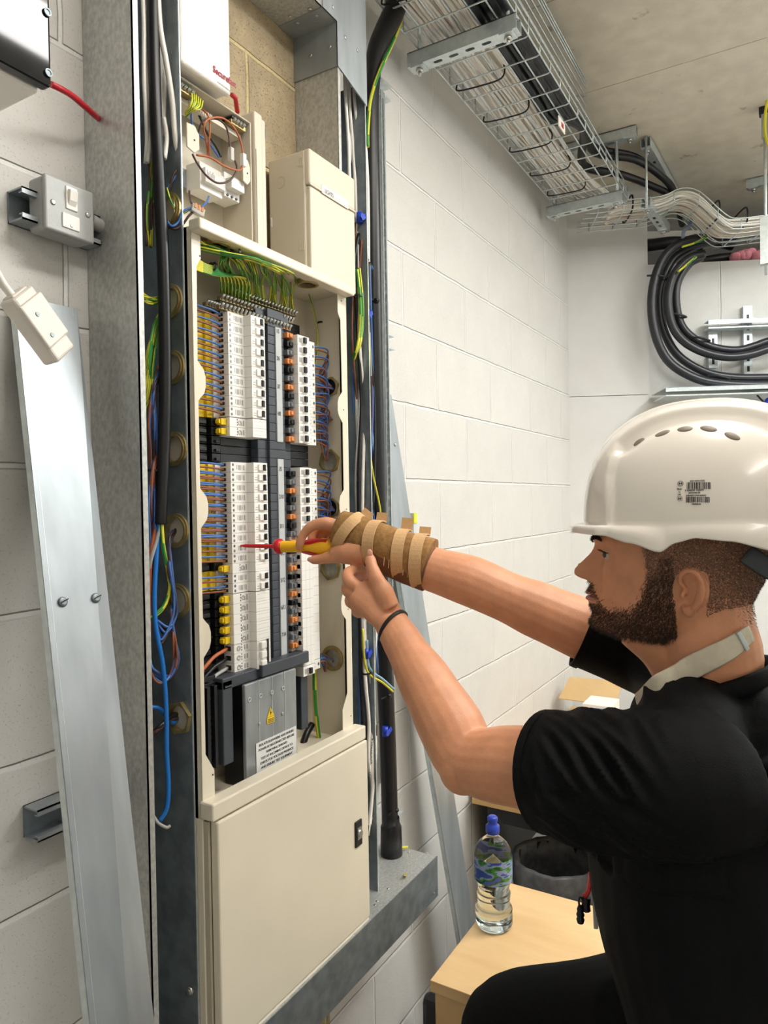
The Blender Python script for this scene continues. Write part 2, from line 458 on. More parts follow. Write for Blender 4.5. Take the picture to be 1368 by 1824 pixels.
b.build('wall_beyond', dk, kind='structure')
# ------------------------------------------------------------ board enclosure, trunking and the metalwork on the wall
BX0, BX1 = 0.867, 1.334; FY = 0.885; BY = 1.0
ZT = PY(345, 392, .87).z+.007            # top of the board
ZL1 = PY(385, 1430, .86).z          # top of the lower cover bar
ZL0 = PY(385, 1462, .86).z
ZD0 = PY(655, 1632, .86).z          # bottom of the door

# left trunking, open towards the room, with brass bushes into the board
TX0, TX1, TY = 0.766, 0.863, 0.900
lt = thing('steel_trunking', 'tall open galvanised trunking left of the cream board, full of cables', 'trunking', (0.815, WY, 0))
MB().box((TX0, TY, 0), (TX0+0.002, WY-.001, ZC-0.001)).box((TX0, TY, 0), (TX0+0.012, TY+0.0025, ZC-.001)).build('side_panel', galv, lt)
MB().box((TX0+.002, WY-0.004, 0), (TX1-.002, WY-0.001, ZC-.001)).build('back_panel', galv_d, lt)
bush_z = []
for (px, py) in ((305, 375), (308, 537), (312, 655), (316, 800), (319, 945), (322, 1070), (325, 1278)):
    bush_z.append(PX(px-4, py, TX1-0.002))
hol = [circ(p.y, p.z, 0.0235, 28) for p in bush_z]
Mx = Matrix(((0, 0, 1, TX1-0.002), (1, 0, 0, 0), (0, 1, 0, 0), (0, 0, 0, 1)))
b = MB(); b.plate([(TY, 0), (WY-.001, 0), (WY-.001, ZC-.001), (TY, ZC-.001)], hol, 0.002, Mx)
b.box((TX1-.012+.012-.001, TY-.0015, 0), (TX1+.001, TY+.001, ZC-.001), mi=1)
b.build('inner_partition', [galv_d, zinc], lt)
for i, p in enumerate(bush_z):
    x = TX1-.002
    q = MB().ring((x-.004 if i != 6 else x-.007, p.y, p.z), (x, p.y, p.z), .0295, .0225, 30, nout=(6 if i == 6 else None))
    q.ring((x-.006, p.y, p.z), (x+.0035, p.y, p.z), .0250, .0215, 30)
    q.build('brass_bush', brass, lt)
q = PX(343-2, 1763, TX1-.002)
MB().cyl(q+V((-.006, 0, 0)), q, .007, 14).ring(q+V((-.009, 0, 0)), q+V((-.006, 0, 0)), .005, .0025, 12).build('bolt', steel, lt)

# right trunking
RX0, RX1 = 1.337, 1.452
ZBM = PY(778, 1525, .852).z      # top of the beam trunking
ZTR = PY(601, 40, .90).z         # underside of top trunking
rt = thing('steel_trunking', 'open galvanised trunking right of the cream board, packed with white and coloured cables', 'trunking', (1.40, WY, ZBM))
MB().box((RX0, TY, ZBM), (RX0+.002, WY-.001, ZTR-.08)).box((RX0, TY-.001, ZBM), (RX0+.010, TY+.001, ZTR-.08), mi=0).build('side_panel', galv, rt)
MB().box((RX0+.002, WY-0.004, ZBM), (RX1-.002, WY-0.001, ZTR-.08)).build('back_panel', galv_d, rt)
MB().box((RX1-.002, TY, ZBM), (RX1, WY-.001, ZTR-.08)).box((RX1-.002, TY-.0015, ZBM), (RX1+.001, TY+.001, ZTR-.08), mi=1).build('inner_partition', [galv_d, zinc], rt)
# top trunking and elbow
tt = thing('steel_trunking', 'horizontal galvanised trunking across the top, above the bare blockwork', 'trunking', (1.1, WY, ZTR))
xe = PZ(540, 66, ZTR).x - .06
MB().box((TX1+.003, TY, ZTR), (xe, WY-.001, ZTR+.002)).box((TX1+.003, TY, ZTR), (xe, TY+.002, ZTR+.11)).build('casing', galv, tt)
el = thing('trunking_elbow', 'galvanised elbow joining the top trunking to the right trunking, dotted with screws', 'trunking', (1.4, WY, ZTR-.1))
zE = ZTR-.10
MB().box((xe, TY-.003, ZTR-.002), (RX0-.002, WY-.001, ZTR)).build('underside', galv_s, el)
MB().box((RX0-.003, TY-.003, zE), (RX0-.001, WY-.001, ZTR)).build('cheek', galv_s, el)
MB().prism([(xe, TY-.004, ZTR-.002), (RX0-.003, TY-.004, ZTR-.002), (RX0-.003, TY-.004, zE), (RX1+.004, TY-.004, zE-.035), (RX1+.004, TY-.004, ZTR+.13), (xe, TY-.004, ZTR+.13)], (0, .003, 0)).build('front_plate', galv_s, el)
def screw(p, d, r=.004, parent=None, name='screw', m_=steel):
    p = V(p); d = V(d).normalized(); u = d.orthogonal().normalized(); q = MB()
    q.tube([p, p+d*r*.28, p+d*r*.42], [r, r*.85, r*.55], 12, 1)
    o = q.build(name, m_, parent); return o
for (px, py) in ((593, 13), (615, 67), (637, 90)): screw(PY(px, py, TY-.004), (0, -1, 0), .0045, el)
for (px, py) in ((517, 30), (552, 17), (564, 29), (530, 42)): screw(PZ(px, py, ZTR-.002), (0, 0, -1), .0045, el)
for (px, py) in ((553, 99), (587, 84)): screw(PX(px, py, RX0-.003), (-1, 0, 0), .0045, el)
for (px, py) in ((555, 118), (588, 105)): screw(PX(px, py, RX0), (-1, 0, 0), .0045, rt)
# beam trunking at the bottom
bt = thing('steel_trunking', 'horizontal galvanised trunking box below the board and door, screwed lid on top', 'trunking', (1.2, WY, ZBM-.105))
BFY = .852; BXE = PY(778, 1525, .852).x; HB = .105; BTX = TX1+.004
MB().box((BTX, BFY, ZBM-.0015), (BXE, WY-.001, ZBM)).build('lid', galv, bt, bevel=.001)
MB().box((BTX, BFY-.002, ZBM-HB), (BXE, BFY, ZBM+.001)).build('front_panel', galv_d, bt)
MB().box((BXE-.002, BFY, ZBM-HB), (BXE, WY-.001, ZBM-.002)).box((BTX, BFY, ZBM-HB), (BXE, WY-.001, ZBM-HB+.002)).build('end_plate', galv, bt)
for (px, py) in ((771, 1531), (773, 1591)): screw(PY(px, py, BFY-.003), (0, -1, 0), .003, bt)
for (px, py) in ((728, 1518), (761, 1520), (691, 1583), (672, 1605), (668, 1612)): screw(PZ(px, py, ZBM), (0, 0, 1), .004, bt)

# ---- the board
bd = thing('distribution_board', 'tall open cream steel distribution board with its closed door below', 'electrical board', (1.1, BY, ZD0))
MB().box((BX0, BY-.002, ZL1-.08), (BX1, BY, ZT-.01)).build('back_plate', cream, bd)
MB().box((BX0, FY+.01, ZL1-.08), (BX0+.0015, BY, ZT-.01)).build('side_wall', cream, bd)
# right side wall with round knock-outs and brass bushes
rh = [PX(px, py, BX1) for (px, py) in ((588, 822), (590, 1012), (594, 1172), (568, 505))][:3]
hol = [circ(p.y, p.z, .0235, 28) for p in rh]
Mr = Matrix(((0, 0, 1, BX1-.0015), (1, 0, 0, 0), (0, 1, 0, 0), (0, 0, 0, 1)))
MB().plate([(FY+.01, ZL1-.08), (BY, ZL1-.08), (BY, ZT-.01), (FY+.01, ZT-.01)], hol, .0015, Mr).build('side_wall', cream, bd)
for p in rh:
    MB().ring((BX1-.006, p.y, p.z), (BX1-.0015, p.y, p.z), .0290, .022, 30, nout=(6 if p is not rh[2] else None)).ring((BX1-.008, p.y, p.z), (BX1+.002, p.y, p.z), .0245, .0212, 30).build('brass_bush', brass, bd)
MB().box((BX0, FY+.01, ZT-.012), (BX1, BY, ZT-.0105)).build('top_plate', cream, bd)
def flange(side):
    """front return of the side wall, with the scalloped inner edge"""
    pts = []; zs = [ZL1-.02, ZL1+.06, ZL1+.075, ZL1+.085]
    z0, z1 = ZL1-.03, ZT-.02
    wn, wb = .016, .030
    base = [(z0, wb), (PY(375, 1375, FY).z, wb), (PY(375, 1340, FY).z, wn-.006)]
    for (zb,) in ((PY(370, 1135, FY).z,), (PY(370, 905, FY).z,), (PY(365, 680, FY).z,)):
        base += [(zb-.034, wn-.006), (zb-.020, wn+.008), (zb-.008, wn+.012), (zb+.008, wn+.012), (zb+.020, wn+.008), (zb+.034, wn-.006)]
    base += [(PY(360, 478, FY).z, wn-.004), (PY(360, 462, FY).z, wn+.006), (z1, wn+.006)]
    if side > 0: return [(BX0+w_, FY, z) for z, w_ in base]+[(BX0, FY, z1), (BX0, FY, z0)]
    return [(BX1-w_-(.012), FY, z) for z, w_ in base]+[(BX1, FY, z1), (BX1, FY, z0)]
for sd in (1, -1):
    q = MB().prism(flange(sd), (0, .0015, 0))
    x = BX0 if sd > 0 else BX1-.0015
    q.box((x, FY, ZL1-.08), (x+.0015, FY+.02, ZT-.01))
    o = q.build('front_flange', cream, bd, bevel=.0006)
for (px, py) in ((349, 404), (356, 456), (374, 688), (377, 912), (377, 1135), (379, 1380)):
    p = PY(px, py, FY-.0002); MB().cyl(p, p+V((0, -.0006, 0)), .0016, 8).build('rivet_hole', black_p, bd)
for (px, py) in ((608, 536), (612, 730), (617, 907), (620, 1085), (625, 1275)):
    p = PY(px, py, FY-.0002); MB().cyl(p, p+V((0, -.0006, 0)), .0014, 8).build('rivet_hole', black_p, bd)
# cover bars
LIPB = BX1+.012
MB().box((BX0-.002, .862, ZT-.020), (BX1+.001, FY+.004, ZT)).build('top_cover_bar', cream, bd, bevel=.003)
MB().box((BX0-.003, .858, ZL0), (BX1+.010, FY+.004, ZL1)).build('middle_cover_bar', cream, bd, bevel=.003)
# lower case and door
MB().box((BX0-.001, .885, ZBM+.001), (BX1, BY, ZL0-.001)).build('lower_case', cream, bd, bevel=.002)
for xa_, xb_ in ((BX0+.001, BX0+.006), (BX1-.004, BX1+.004)): MB().box((xa_, .874, ZD0+.003), (xb_, .886, ZL0-.004)).build('door_seal', mat('seal_cream', 'BDB4A0', .5), bd)
dr = MB().box((BX0+.006, .856, ZD0), (BX1+.012, .874, ZL0-.003)).build('door', cream, bd, bevel=.003)
p = PY(638, 1484, .855)
lk = MB().box((p.x-.0125, .852, p.z-.028), (p.x+.0125, .857, p.z+.028)).build('lock_plate', black_p, dr, bevel=.0012)
lk = MB().box((p.x-.008, .850, p.z-.012), (p.x+.008, .8525, p.z+.014)).cyl((p.x, .8525, p.z+.001), (p.x, .847, p.z+.001), .0075, 18).build('lock_cylinder', steel, dr)
# scalloped bright bottom rail of the board
MB().box((BX0, .858, ZD0-.014), (BX1+.012, FY, ZD0-.003)).build('bottom_cover_bar', cream, bd, bevel=.003)
# yellow insulating strips behind the left terminals
for (a, c) in ((556, 742), (826, 1003), (1020, 1055)):
    z1 = PY(360, a, .96).z; z0 = PY(360, c, .96).z
    MB().box((BX0+.066, .966, z0), (.972, .985, z1)).box((.972, .960, z0), (.986, .985, z1)).build('yellow_barrier', yellow_p, bd, bevel=.001)
    MB().box((.987, .9565, z0), (.9995, .992, z1)).build('terminal_base', wht_dev, bd)
# black finger shrouds of unused ways at the left
z1 = PY(360, 742, .96).z; z0 = PY(360, 822, .96).z
def black_fingers(z0, z1, name='black_busbar_shroud'):
    q = MB(); n = max(1, round((z1-z0)/.0177)); h = (z1-z0)/n
    for i in range(n):
        za = z0+i*h
        q.box((BX0+.06, .965, za+.001), (.975, .985, za+h-.001)).box((.940, .958, za+.004), (.968, .966, za+h-.006)).box((.978, .955, za+.001), (1.0, .985, za+h-.001))
        q.box((.984, .950, za+.003), (.994, .956, za+.008))
    return q.build(name, black_p, bd, bevel=.0006)
black_fingers(z0, z1)
black_fingers(PY(360, 1190, .96).z, PY(360, 1055, .96).z)
black_fingers(PY(360, 1020, .96).z, PY(360, 1003, .96).z)
# dark busbar body in the middle
ZB1 = PY(495, 556, .935).z; ZB0 = PY(510, 1180, .935).z
MB().box((1.02, .968, ZB0), (1.27, .990, ZB1)).build('busbar_pan', black_p, bd)
q = MB(); zz = ZB1; k = 0
while zz > ZB0:
    q.box((1.088, .938, zz-.0172), (1.192, .970, zz)); q.box((1.116, .931, zz-.0172), (1.166, .939, zz)); zz -= .0178; k += 1
q.build('busbar_cover', dgrey_p, bd, bevel=.0008)
zg1 = PY(440, 780, .93).z; zg0 = PY(440, 824, .93).z
for i in range(3):
    h = (zg1-zg0)/3; MB().box((1.0, .955, zg0+i*h+.0004), (1.087, .9675, zg0+i*h+h-.0004)).build('blank_way_cover', black_p, bd, bevel=.0008)
    q = MB().box((1.193, .95, zg0+i*h+.0004), (1.27, .9675, zg0+i*h+h-.0004)); q.build('blank_way_cover', black_p, bd, bevel=.0008)
# pale label strip with hand written circuit numbers
strips = [(PY(498, 585, .93).z, PY(505, 788, .93).z), (PY(500, 818, .93).z, PY(512, 1172, .93).z)]
Mfront = lambda x, z, y: frame((x, y, z), (1, 0, 0), (0, 0, 1))
for (a, c) in strips:
    ls = MB().box((1.138, .9285, c), (1.156, .9315, a)).build('label_strip', lgrey_s, bd)
def z_at(px, py, y=.93): return PY(px, py, y).z
for tx, px, py in (('1/5', 500, 592), ('2/6', 500, 640), ('3/7', 501, 690), ('4/8', 502, 738), ('1/5', 505, 836), ('2/10', 506, 885), ('3/11', 507, 937), ('4/12', 508, 985), ('5/12', 510, 1032), ('6/13', 511, 1080), ('7/14', 512, 1128)):
    text(tx, .0125, Mfront(1.1395, z_at(px, py)-.004, .9282) @ Matrix.Rotation(R(0), 4, 'Z'), print_b, bd, sx=.62)

# ---- modules (circuit breakers)
def bmod(kind, side):
    """one 18 mm module in local axes: x outwards from the busbar, y towards the wall, z up; side -1 = left bank, 1 = right bank"""
    s_ = side; h = .0177
    t = thing('circuit_breaker', 'x', 'circuit breaker')
    X = lambda x: s_*x
    def bx(q, x0, x1, y0, y1, z0, z1, mi=0): q.box((X(x0), y0, z0), (X(x1), y1, z1), mi=mi)
    q = MB()
    bx(q, 0, .040, 0, .06, .0002, h-.0002)             # nose
    bx(q, .040, .084, .018, .06, .0002, h-.0002)       # shoulder
    # printing
    if kind == 'rcbo':
        for i, (xa, xb) in enumerate(((.046, .050), (.052, .054), (.056, .064), (.066, .068))):
            bx(q, xa, xb, .0178, .0182, .004+.001*(i % 2), .013, 1)
        for z in (.003, .0075, .012): bx(q, .0405, .0412, .019, .028, z, z+.0006, 1)
        bx(q, .002, .009, -.0002, .0002, .003, .0065, 1); bx(q, .003, .008, -.0002, .0002, .010, .0145, 1)
        bx(q, .030, .0375, -.0002, .0002, .004, .0055, 1); bx(q, .030, .036, -.0002, .0002, .008, .0095, 1)
        q.build('body', [wht_dev, print_g], t, bevel=.0005, seg=1)
        sc_ = MB()
        for z in (.0045, .0130):
            sc_.cyl((X(.078), .0186, z), (X(.078), .0176, z), .0026, 10)
        sc_.build('terminal_screw', mat('dim_screw', '7A7A78', .35, .8), t)
        g = MB(); bx(g, .010, .028, -.0035, .001, .003, h-.003); g.build('toggle_guard', white_p, t, bevel=.001, seg=1)
        g = MB(); bx(g, .010, .017, -.0065, 0, .0035, h-.0035) if side < 0 else bx(g, .016, .023, -.0065, 0, .0035, h-.0035)
        g.build('toggle', black_p, t, bevel=.001, seg=1)
        g = MB()
        bx(g, .0835, .0855, .030, .040, .0025, .0075); bx(g, .0835, .0855, .030, .040, .0105, .0155)
        g.build('terminal_mouth', mat('terminal_dark', '3A2A24', .6), t)
    elif kind == 'mcb':       # right bank breaker
        bx(q, .030, .044, .010, .03, .0002, h-.0002)
        for z in (.0035, .0095): bx(q, .048, .066, .0178, .0182, z, z+.0035, 1)
        bx(q, .004, .013, -.0002, .0002, .004, .013, 1)
        q.build('body', [wht_dev, print_g], t, bevel=.0005, seg=1)
        g = MB(); bx(g, .014, .030, -.003, .001, .003, h-.003); g.build('toggle_guard', white_p, t, bevel=.001, seg=1)
        g = MB(); bx(g, .015, .024, -.0075, 0, .0035, h-.0035); g.build('toggle', black_p, t, bevel=.001, seg=1)
        g = MB(); g.cyl((X(.078), .0186, .0088), (X(.078), .0176, .0088), .0030, 10); g.build('terminal_screw', mat('dim_screw', '7A7A78', .35, .8), t)
    elif kind == 'blank_left':
        for z in (.0045, .0125): bx(q, .002, .038, -.0002, .0002, z, z+.0004, 1)
        bx(q, .044, .048, .0178, .0182, .004, .014, 1); bx(q, .050, .054, .0178, .0182, .004, .011, 1)
        for z in (.003, .008, .013): bx(q, .0625, .0645, .0177, .0182, z, z+.003, 2)
        q.build('body', [wht_dev, print_g, print_b], t, bevel=.0005, seg=1)
        g = MB(); bx(g, .0835, .0860, .026, .038, .005, .0135); g.build('terminal_mouth', print_b, t, bevel=.001)
        g = MB(); g.ring((X(.057), .0182, .009), (X(.057), .0170, .009), .0045, .0025, 14); g.build('terminal_screw', steel, t)
        g = MB(); bx(g, .084, .098, .026, .040, .003, .015); bx(g, .098, .102, .028, .038, .005, .013); g.build('yellow_plug', yellow_p, t, bevel=.0012)
    elif kind == 'blank_right':
        bx(q, .0, .0005, .004, .012, .004, .012, 1)
        for (xa, xb) in ((.004, .008), (.010, .013)): bx(q, xa-.012, xb-.012, .0172, .0182, .004, .013, 1)
        bx(q, -.016, .001, .0175, .06, .0002, h-.0002)
        bx(q, .0135, .0139, -.0002, .0002, .0005, h-.0005, 1); bx(q, .027, .0274, -.0002, .0002, .0005, h-.0005, 1)
        q.build('body', [wht_dev, print_g], t, bevel=.0005, seg=1)
    elif kind == 'main':
        for (xa, xb) in ((.046, .050), (.053, .057)): bx(q, xa, xb, .0178, .0182, .004, .013, 1)
        for z in (.003, .008, .013): bx(q, .0625, .0645, .0177, .0182, z, z+.003, 2)
        q.build('body', [wht_dev, print_g, print_b], t, bevel=.0005, seg=1)
        g = MB(); bx(g, .0835, .0860, .026, .038, .005, .0135); g.build('terminal_mouth', print_b, t, bevel=.001)
        g = MB(); g.ring((X(.072), .0182, .009), (X(.072), .0168, .009), .005, .0028, 14); g.build('terminal_screw', steel, t)
        g = MB(); bx(g, .018, .034, -.007, .001, .002, h-.002); g.build('toggle_guard', white_p, t, bevel=.002)
        g = MB(); bx(g, .006, .012, -.001, .001, .0, h); g.build('toggle', black_p, t)
    return t
LBX, RBX, NY = 1.0847, 1.1895, .9125
def bank(kind, side, px, py_top, py_bot, n, labelf, group, y=None, proto=None):
    z1 = PY(px, py_top, NY).z; z0 = PY(px, py_bot, NY).z; h = (z1-z0)/n
    out = []
    P = proto or bmod(kind, side)
    for i in range(n):
        loc = (LBX if side < 0 else RBX, NY+(0 if y is None else y), z1-(i+1)*h)
        if i == 0 and proto is None: o = P; o.location = loc; o['label'] = labelf(i); o['group'] = group
        else: o = dup(P, loc, labelf(i), group)
        o.scale = (1, 1, h/.0177); out.append(o)
    return out, P, z1, h
LU, PL, zLU, hLU = bank('rcbo', -1, 455, 563, 745, 10, lambda i: 'white breaker in the upper left bank, %s from the top, wired at its left' % ordn(i), 'wired breakers of the upper left bank')
B1, PBL, _, _ = bank('blank_left', -1, 455, 746, 779, 2, lambda i: 'white blank way with yellow plug below the upper left bank, %s one' % ('upper', 'lower')[i], 'blank ways of the upper left bank')
LL, _, zLL, hLL = bank('rcbo', -1, 460, 824, 1001, 10, lambda i: 'white breaker in the lower left bank, %s from the top, two wires at its left' % ordn(i), 'wired breakers of the lower left bank', proto=PL)
bank('blank_left', -1, 460, 1001, 1018, 1, lambda i: 'single white blank way with yellow plug between wired breakers', 'blank ways of the lower left bank', proto=PBL)
LM, _, zLM, hLM = bank('rcbo', -1, 460, 1018, 1053, 2, lambda i: 'white breaker of the separate pair under the single blank way, %s one' % ('upper', 'lower')[i], 'wired breakers of the lower left bank', proto=PL)
bank('blank_left', -1, 465, 1053, 1142, 5, lambda i: 'white blank way with yellow plug, %s of five low in the left bank' % ordn(i), 'blank ways of the lower left bank', proto=PBL)
MS, _, zMS, hMS = bank('main', -1, 467, 1140, 1190, 3, lambda i: 'white incoming switch pole at the bottom left, %s of three, thick wire entering' % ordn(i), 'poles of the incoming switch')
RU, PR, zRU, hRU = bank('mcb', 1, 545, 600, 790, 11, lambda i: 'slim white breaker in the upper right bank, %s from the top' % ordn(i), 'breakers of the upper right bank')
RL, _, zRL, hRL = bank('mcb', 1, 548, 833, 948, 7, lambda i: 'slim white breaker in the lower right bank, %s from the top, above the hand' % ordn(i), 'breakers of the lower right bank', proto=PR)
bank('blank_right', 1, 548, 948, 1185, 14, lambda i: 'plain white blank module in the lower right bank, %s from the top' % ordn(i), 'blank modules of the lower right bank')
RB, _, zRB, hRB = bank('mcb', 1, 550, 1185, 1203, 1, lambda i: 'lone white breaker at the foot of the right bank, brown and blue wires leaving it', 'breakers of the lower right bank', proto=PR)
# busbar fingers either side of the label strip
zz = PY(520, 600, .93).z; cols = [orange_p, black_p, white_p]
zend = ZB0+.01; k = 0
q3 = [MB(), MB(), MB()]; q4 = [MB(), MB(), MB()]
gap1, gap0 = PY(515, 785, .93).z, PY(515, 828, .93).z
dgc = mat('mid_grey_plastic', '6C7075', .45)
while zz > zend:
    if not (gap0 < zz < gap1-.005):
        c = k % 3
        mt_ = [orange_p, black_p, dgc][c]
        MB().box((1.170, .924, zz-.006), (1.190, .938, zz+.005)).box((1.176, .921, zz-.0045), (1.184, .926, zz+.0035)).build('busbar_clip', mt_, bd, bevel=.001)
        MB().box((1.093, .9345, zz-.0045), (1.104, .9385, zz+.0045)).build('busbar_tab', [orange_p, dgc, white_p][c] if c != 1 else black_p, bd, bevel=.001)
        k += 1
    zz -= .0180

# ---- incomer shroud at the bottom of the board
zs1 = PY(445, 1185, .93).z; zs0 = PY(400, 1395, .93).z
sh = thing('incomer_shroud', 'dark grey terminal frame with a clear grey cover under the breakers', 'shroud', (1.1, .96, zs0))
xL, xR = PY(398, 1300, .915).x, PY(548, 1200, .925).x
zft = PY(470, 1185, .92).z; zfb = PY(400, 1365, .915).z
q = MB(); q.box((xL, .915, zfb), (xL+.026, .985, zft-.005)).box((xR-.024, .925, PY(540, 1300, .925).z), (xR, .985, zft)).box((xL, .915, zft-.022), (xR, .985, zft)).box((1.05, .905, zft-.018), (1.20, .93, zft+.006))
q.build('frame', dgrey_p, sh, bevel=.002)
q = MB()
for i in range(14): q.box((xL-.052, .93, zfb+.004+i*.0118), (xL-.002, .985, zfb+.013+i*.0118))
for i in range(3): q.box((xL-.050+i*.018, .922, zfb), (xL-.042+i*.018, .99, zft-.01))
q.build('ribbed_comb', black_p, sh, bevel=.0006)
MB().box((xL+.026, .962, zfb+.02), (xR-.024, .985, zft-.022)).build('recess', black_p, sh)
xa, xb = PY(436, 1300, .905).x, PY(527, 1250, .905).x
zct = PY(480, 1205, .905).z
clear = mat('smoky_clear_cover', '8F9394', .22, .25, .22, 18, .1, 40, stretch=(1, 1, .35))
q = MB().box((xa, .903, ZL1-.03), (xb, .911, zct));
MB().box((xa+.004, .912, ZL1-.03), (xb-.001, .961, zct-.006)).build('inner_block', black_p, sh) 
cv = q.build('cover', clear, sh, bevel=.002)
q = MB()
for i in range(1, 4):
    x = xa+(xb-xa)*i/4; q.box((x-.0006, .9022, ZL1-.03), (x+.0006, .904, zct))
q.build('score_line', mat('score', 'B9BDBE', .3), cv)
for (px, py) in ((444, 1246), (464, 1239), (484, 1233), (504, 1226)):
    p = PY(px, py, .9025); MB().ring((p.x, .9025, p.z), (p.x, .901, p.z), .0042, .0030, 16).build('vent_ring', mat('ring_pale', 'D0D2D2', .3), cv)
for (px, py) in ((462, 1289), (503, 1271)): screw(PY(px, py, .9025), (0, -1, 0), .0035, cv)
p = PY(482, 1275, .902)
tri = MB().prism([(p.x-.0105, .9022, p.z-.001), (p.x+.0105, .9022, p.z-.001), (p.x, .9022, p.z+.0165)], (0, -.0006, 0)).box((p.x-.0105, .9016, p.z-.014), (p.x+.0105, .9022, p.z-.002)).build('warning_label', yellow_p, cv)
q = MB()
y_ = .9013
q.prism([(p.x+.001, y_, p.z+.012), (p.x-.003, y_, p.z+.0055), (p.x+.0, y_, p.z+.006), (p.x-.0015, y_, p.z+.001), (p.x+.003, y_, p.z+.0075), (p.x, y_, p.z+.007)], (0, -.0003, 0))
for i in range(3): q.box((p.x-.0085, y_-.0002, p.z-.0050-i*.003), (p.x+.0085, y_, p.z-.0062-i*.003))
q.build('warning_print', print_b, cv)
p0 = PY(456, 1325, .902); p1 = PY(527, 1296, .902)
lab = MB().box((p0.x, .9018, ZL1-.02), (p1.x+.001, .9025, p0.z)).build('notice', mat('notice_white', 'D8D8D6', .45), cv)
wl = (p1.x-p0.x)
for i, s_ in enumerate(('ISOLATE ELSEWHERE AND ENSURE', 'POWER IS DISCONNECTED BEFORE', 'REMOVING SHROUD', 'TEST AT INCOMING DEVICE TO', 'CHECK FOR VOLTAGE PRESENCE', 'AND ENSURE TEST EQUIPMENT', 'IS IN WORKING ORDER')):
    text(s_, .0064, Mfront(p0.x+wl/2, p0.z-.0085-i*.0088, .9016), print_b, cv, align='CENTER', sx=wl*.93/(28*.0064*.60) if len(s_) > 20 else wl*.93/(28*.0064*.60), bold=.00008)
text('Schneider', .006, Mfront(xL+.006, zft-.018, .9148), mat('dim_print', '6A6F75', .5), sh, sx=.8)
# ------------------------------------------------------------ earth bars inside the board
def bar(px0, py0, px1, py1, y, n, lab):
    a, c = PY(px0, py0, y), PY(px1, py1, y); z = (a.z+c.z)/2
    t = thing('terminal_bar', lab, 'terminal bar', ((a.x+c.x)/2, y, z-.006), 'earth terminal bars')
    MB().box((a.x, y-.003, z-.0030), (c.x, y+.005, z+.0040)).build('bar', mat('dull_brass', '8C7C56', .45, .6), t, bevel=.0006)
    for i in range(n):
        x = a.x+(c.x-a.x)*(i+.5)/n
        for dz in ((.0,)):
            MB().cyl((x, y-.002, z+.000), (x, y-.0095, z+.0080), .0030, 9).build('terminal_screw', steel, t)
    return a.x, c.x, z
bx0, bx1, bz = bar(398, 520, 526, 560, .955, 22, 'brass earth terminal bar with screws, topmost of the four bars')
bar(390, 532, 520, 574, .945, 22, 'brass earth terminal bar with screws, second of the four bars')
bar(388, 546, 516, 588, .935, 20, 'brass earth terminal bar with screws, lowest of the four bars')
bar(364, 540, 392, 552, .958, 6, 'short brass earth terminal bar at the left of the board')
# earth wires fanned onto the bars
ga = 'earth wires fanned onto the terminal bars'
for i in range(34):
    tx = 396+i*3.9; ty = 516+(tx-396)*.33
    j = random.uniform(-9, 9); y0 = .972-random.random()*.022
    kx = tx-8+random.uniform(-9, 12)
    zt_e = ZT-.019-random.random()*.012; q_ = random.uniform(-3, 3)
    yk = .905+random.random()*.02
    if i < 22:
        pts = [PZ(356, 432+q_, zt_e), PZ(370, 436+q_+i*.4, zt_e), PZ(400, 446+q_+i*.4, zt_e), PZ(max(406, kx-12), 452+q_+i*.6, zt_e), PY(kx, 466+i*1.0+q_, yk-.012), PY(tx-1+random.uniform(-6, 6), 490+i*.9, yk+.02), PY(tx, ty, .953)]
    else:
        pts = [PZ(345, 440+q_, zt_e-.008), PZ(400, 452+q_, zt_e-.008), PZ(450, 462+q_, zt_e-.008), PZ(max(455, kx-14), 470+(i-22)*1.2+q_, zt_e-.006), PY(kx, 480+(i-22)*1.5, yk), PY(tx-2+random.uniform(-6, 6), 502+i*.9, yk+.025), PY(tx, ty, .953)]
    wire(pts, .0020, 'earth', 'green and yellow earth wire running from the top left down onto the terminal bars', 'wire', ga, 'earth_wire')
for i in range(9):
    j = i*3.2
    wire([PY(345, 456+j*.9, .90), PY(364, 470+j*.6, .90), PY(386, 478+j*.5, .905), PY(392+i*6, 492+j*.2, .925), PY(394+i*6, 522+i*2, .950)], .0020, 'earth', 'green and yellow earth wire low in the left bundle beside the bars', 'wire', 'lower left earth bundle', 'earth_wire')
for i in range(12):
    j = i*2.2
    wire([PY(618, 524+j*.4, .955), PY(604-j*.3, 535, .96), PY(588-j*.5+8, 560, .962), PY(572+j*.8, 590, .963), PY(568+j*.9, 620, .965), PY(580+j*.6, 645+j*.3, .968), PY(592+j*.3, 640-j*.2, .972)], .0020, 'earth', 'green and yellow earth wire in the bundle dropping down the right side of the board', 'wire', 'right earth bundle', 'earth_wire')
wire([PY(505, 500, .957), PY(530, 500, .95), PY(533, 482, .955), PY(515, 470, .96), PY(500, 478, .965)], .0018, 'earth', 'thin earth wire making a small loop below the top cover bar', name='earth_wire')
wire([PY(500, 500, .957), PY(540, 505, .955), PY(560, 560, .955), PY(566, 610, .957), PY(560, 660, .965)], .0018, 'earth', 'thin earth wire arching from the bars down past the right bank', name='earth_wire')
for (px, py) in ((387, 430), (548, 500)):
    p = PZ(px, py, ZT-.013); MB().ring(p+V((0, 0, -.010)), p, .023, .0175, 30).cyl(p+V((0, 0, -.002)), p+V((0, 0, -.001)), .0176, 20, mi=1).build('brass_bush', [brass, black_p], bd)
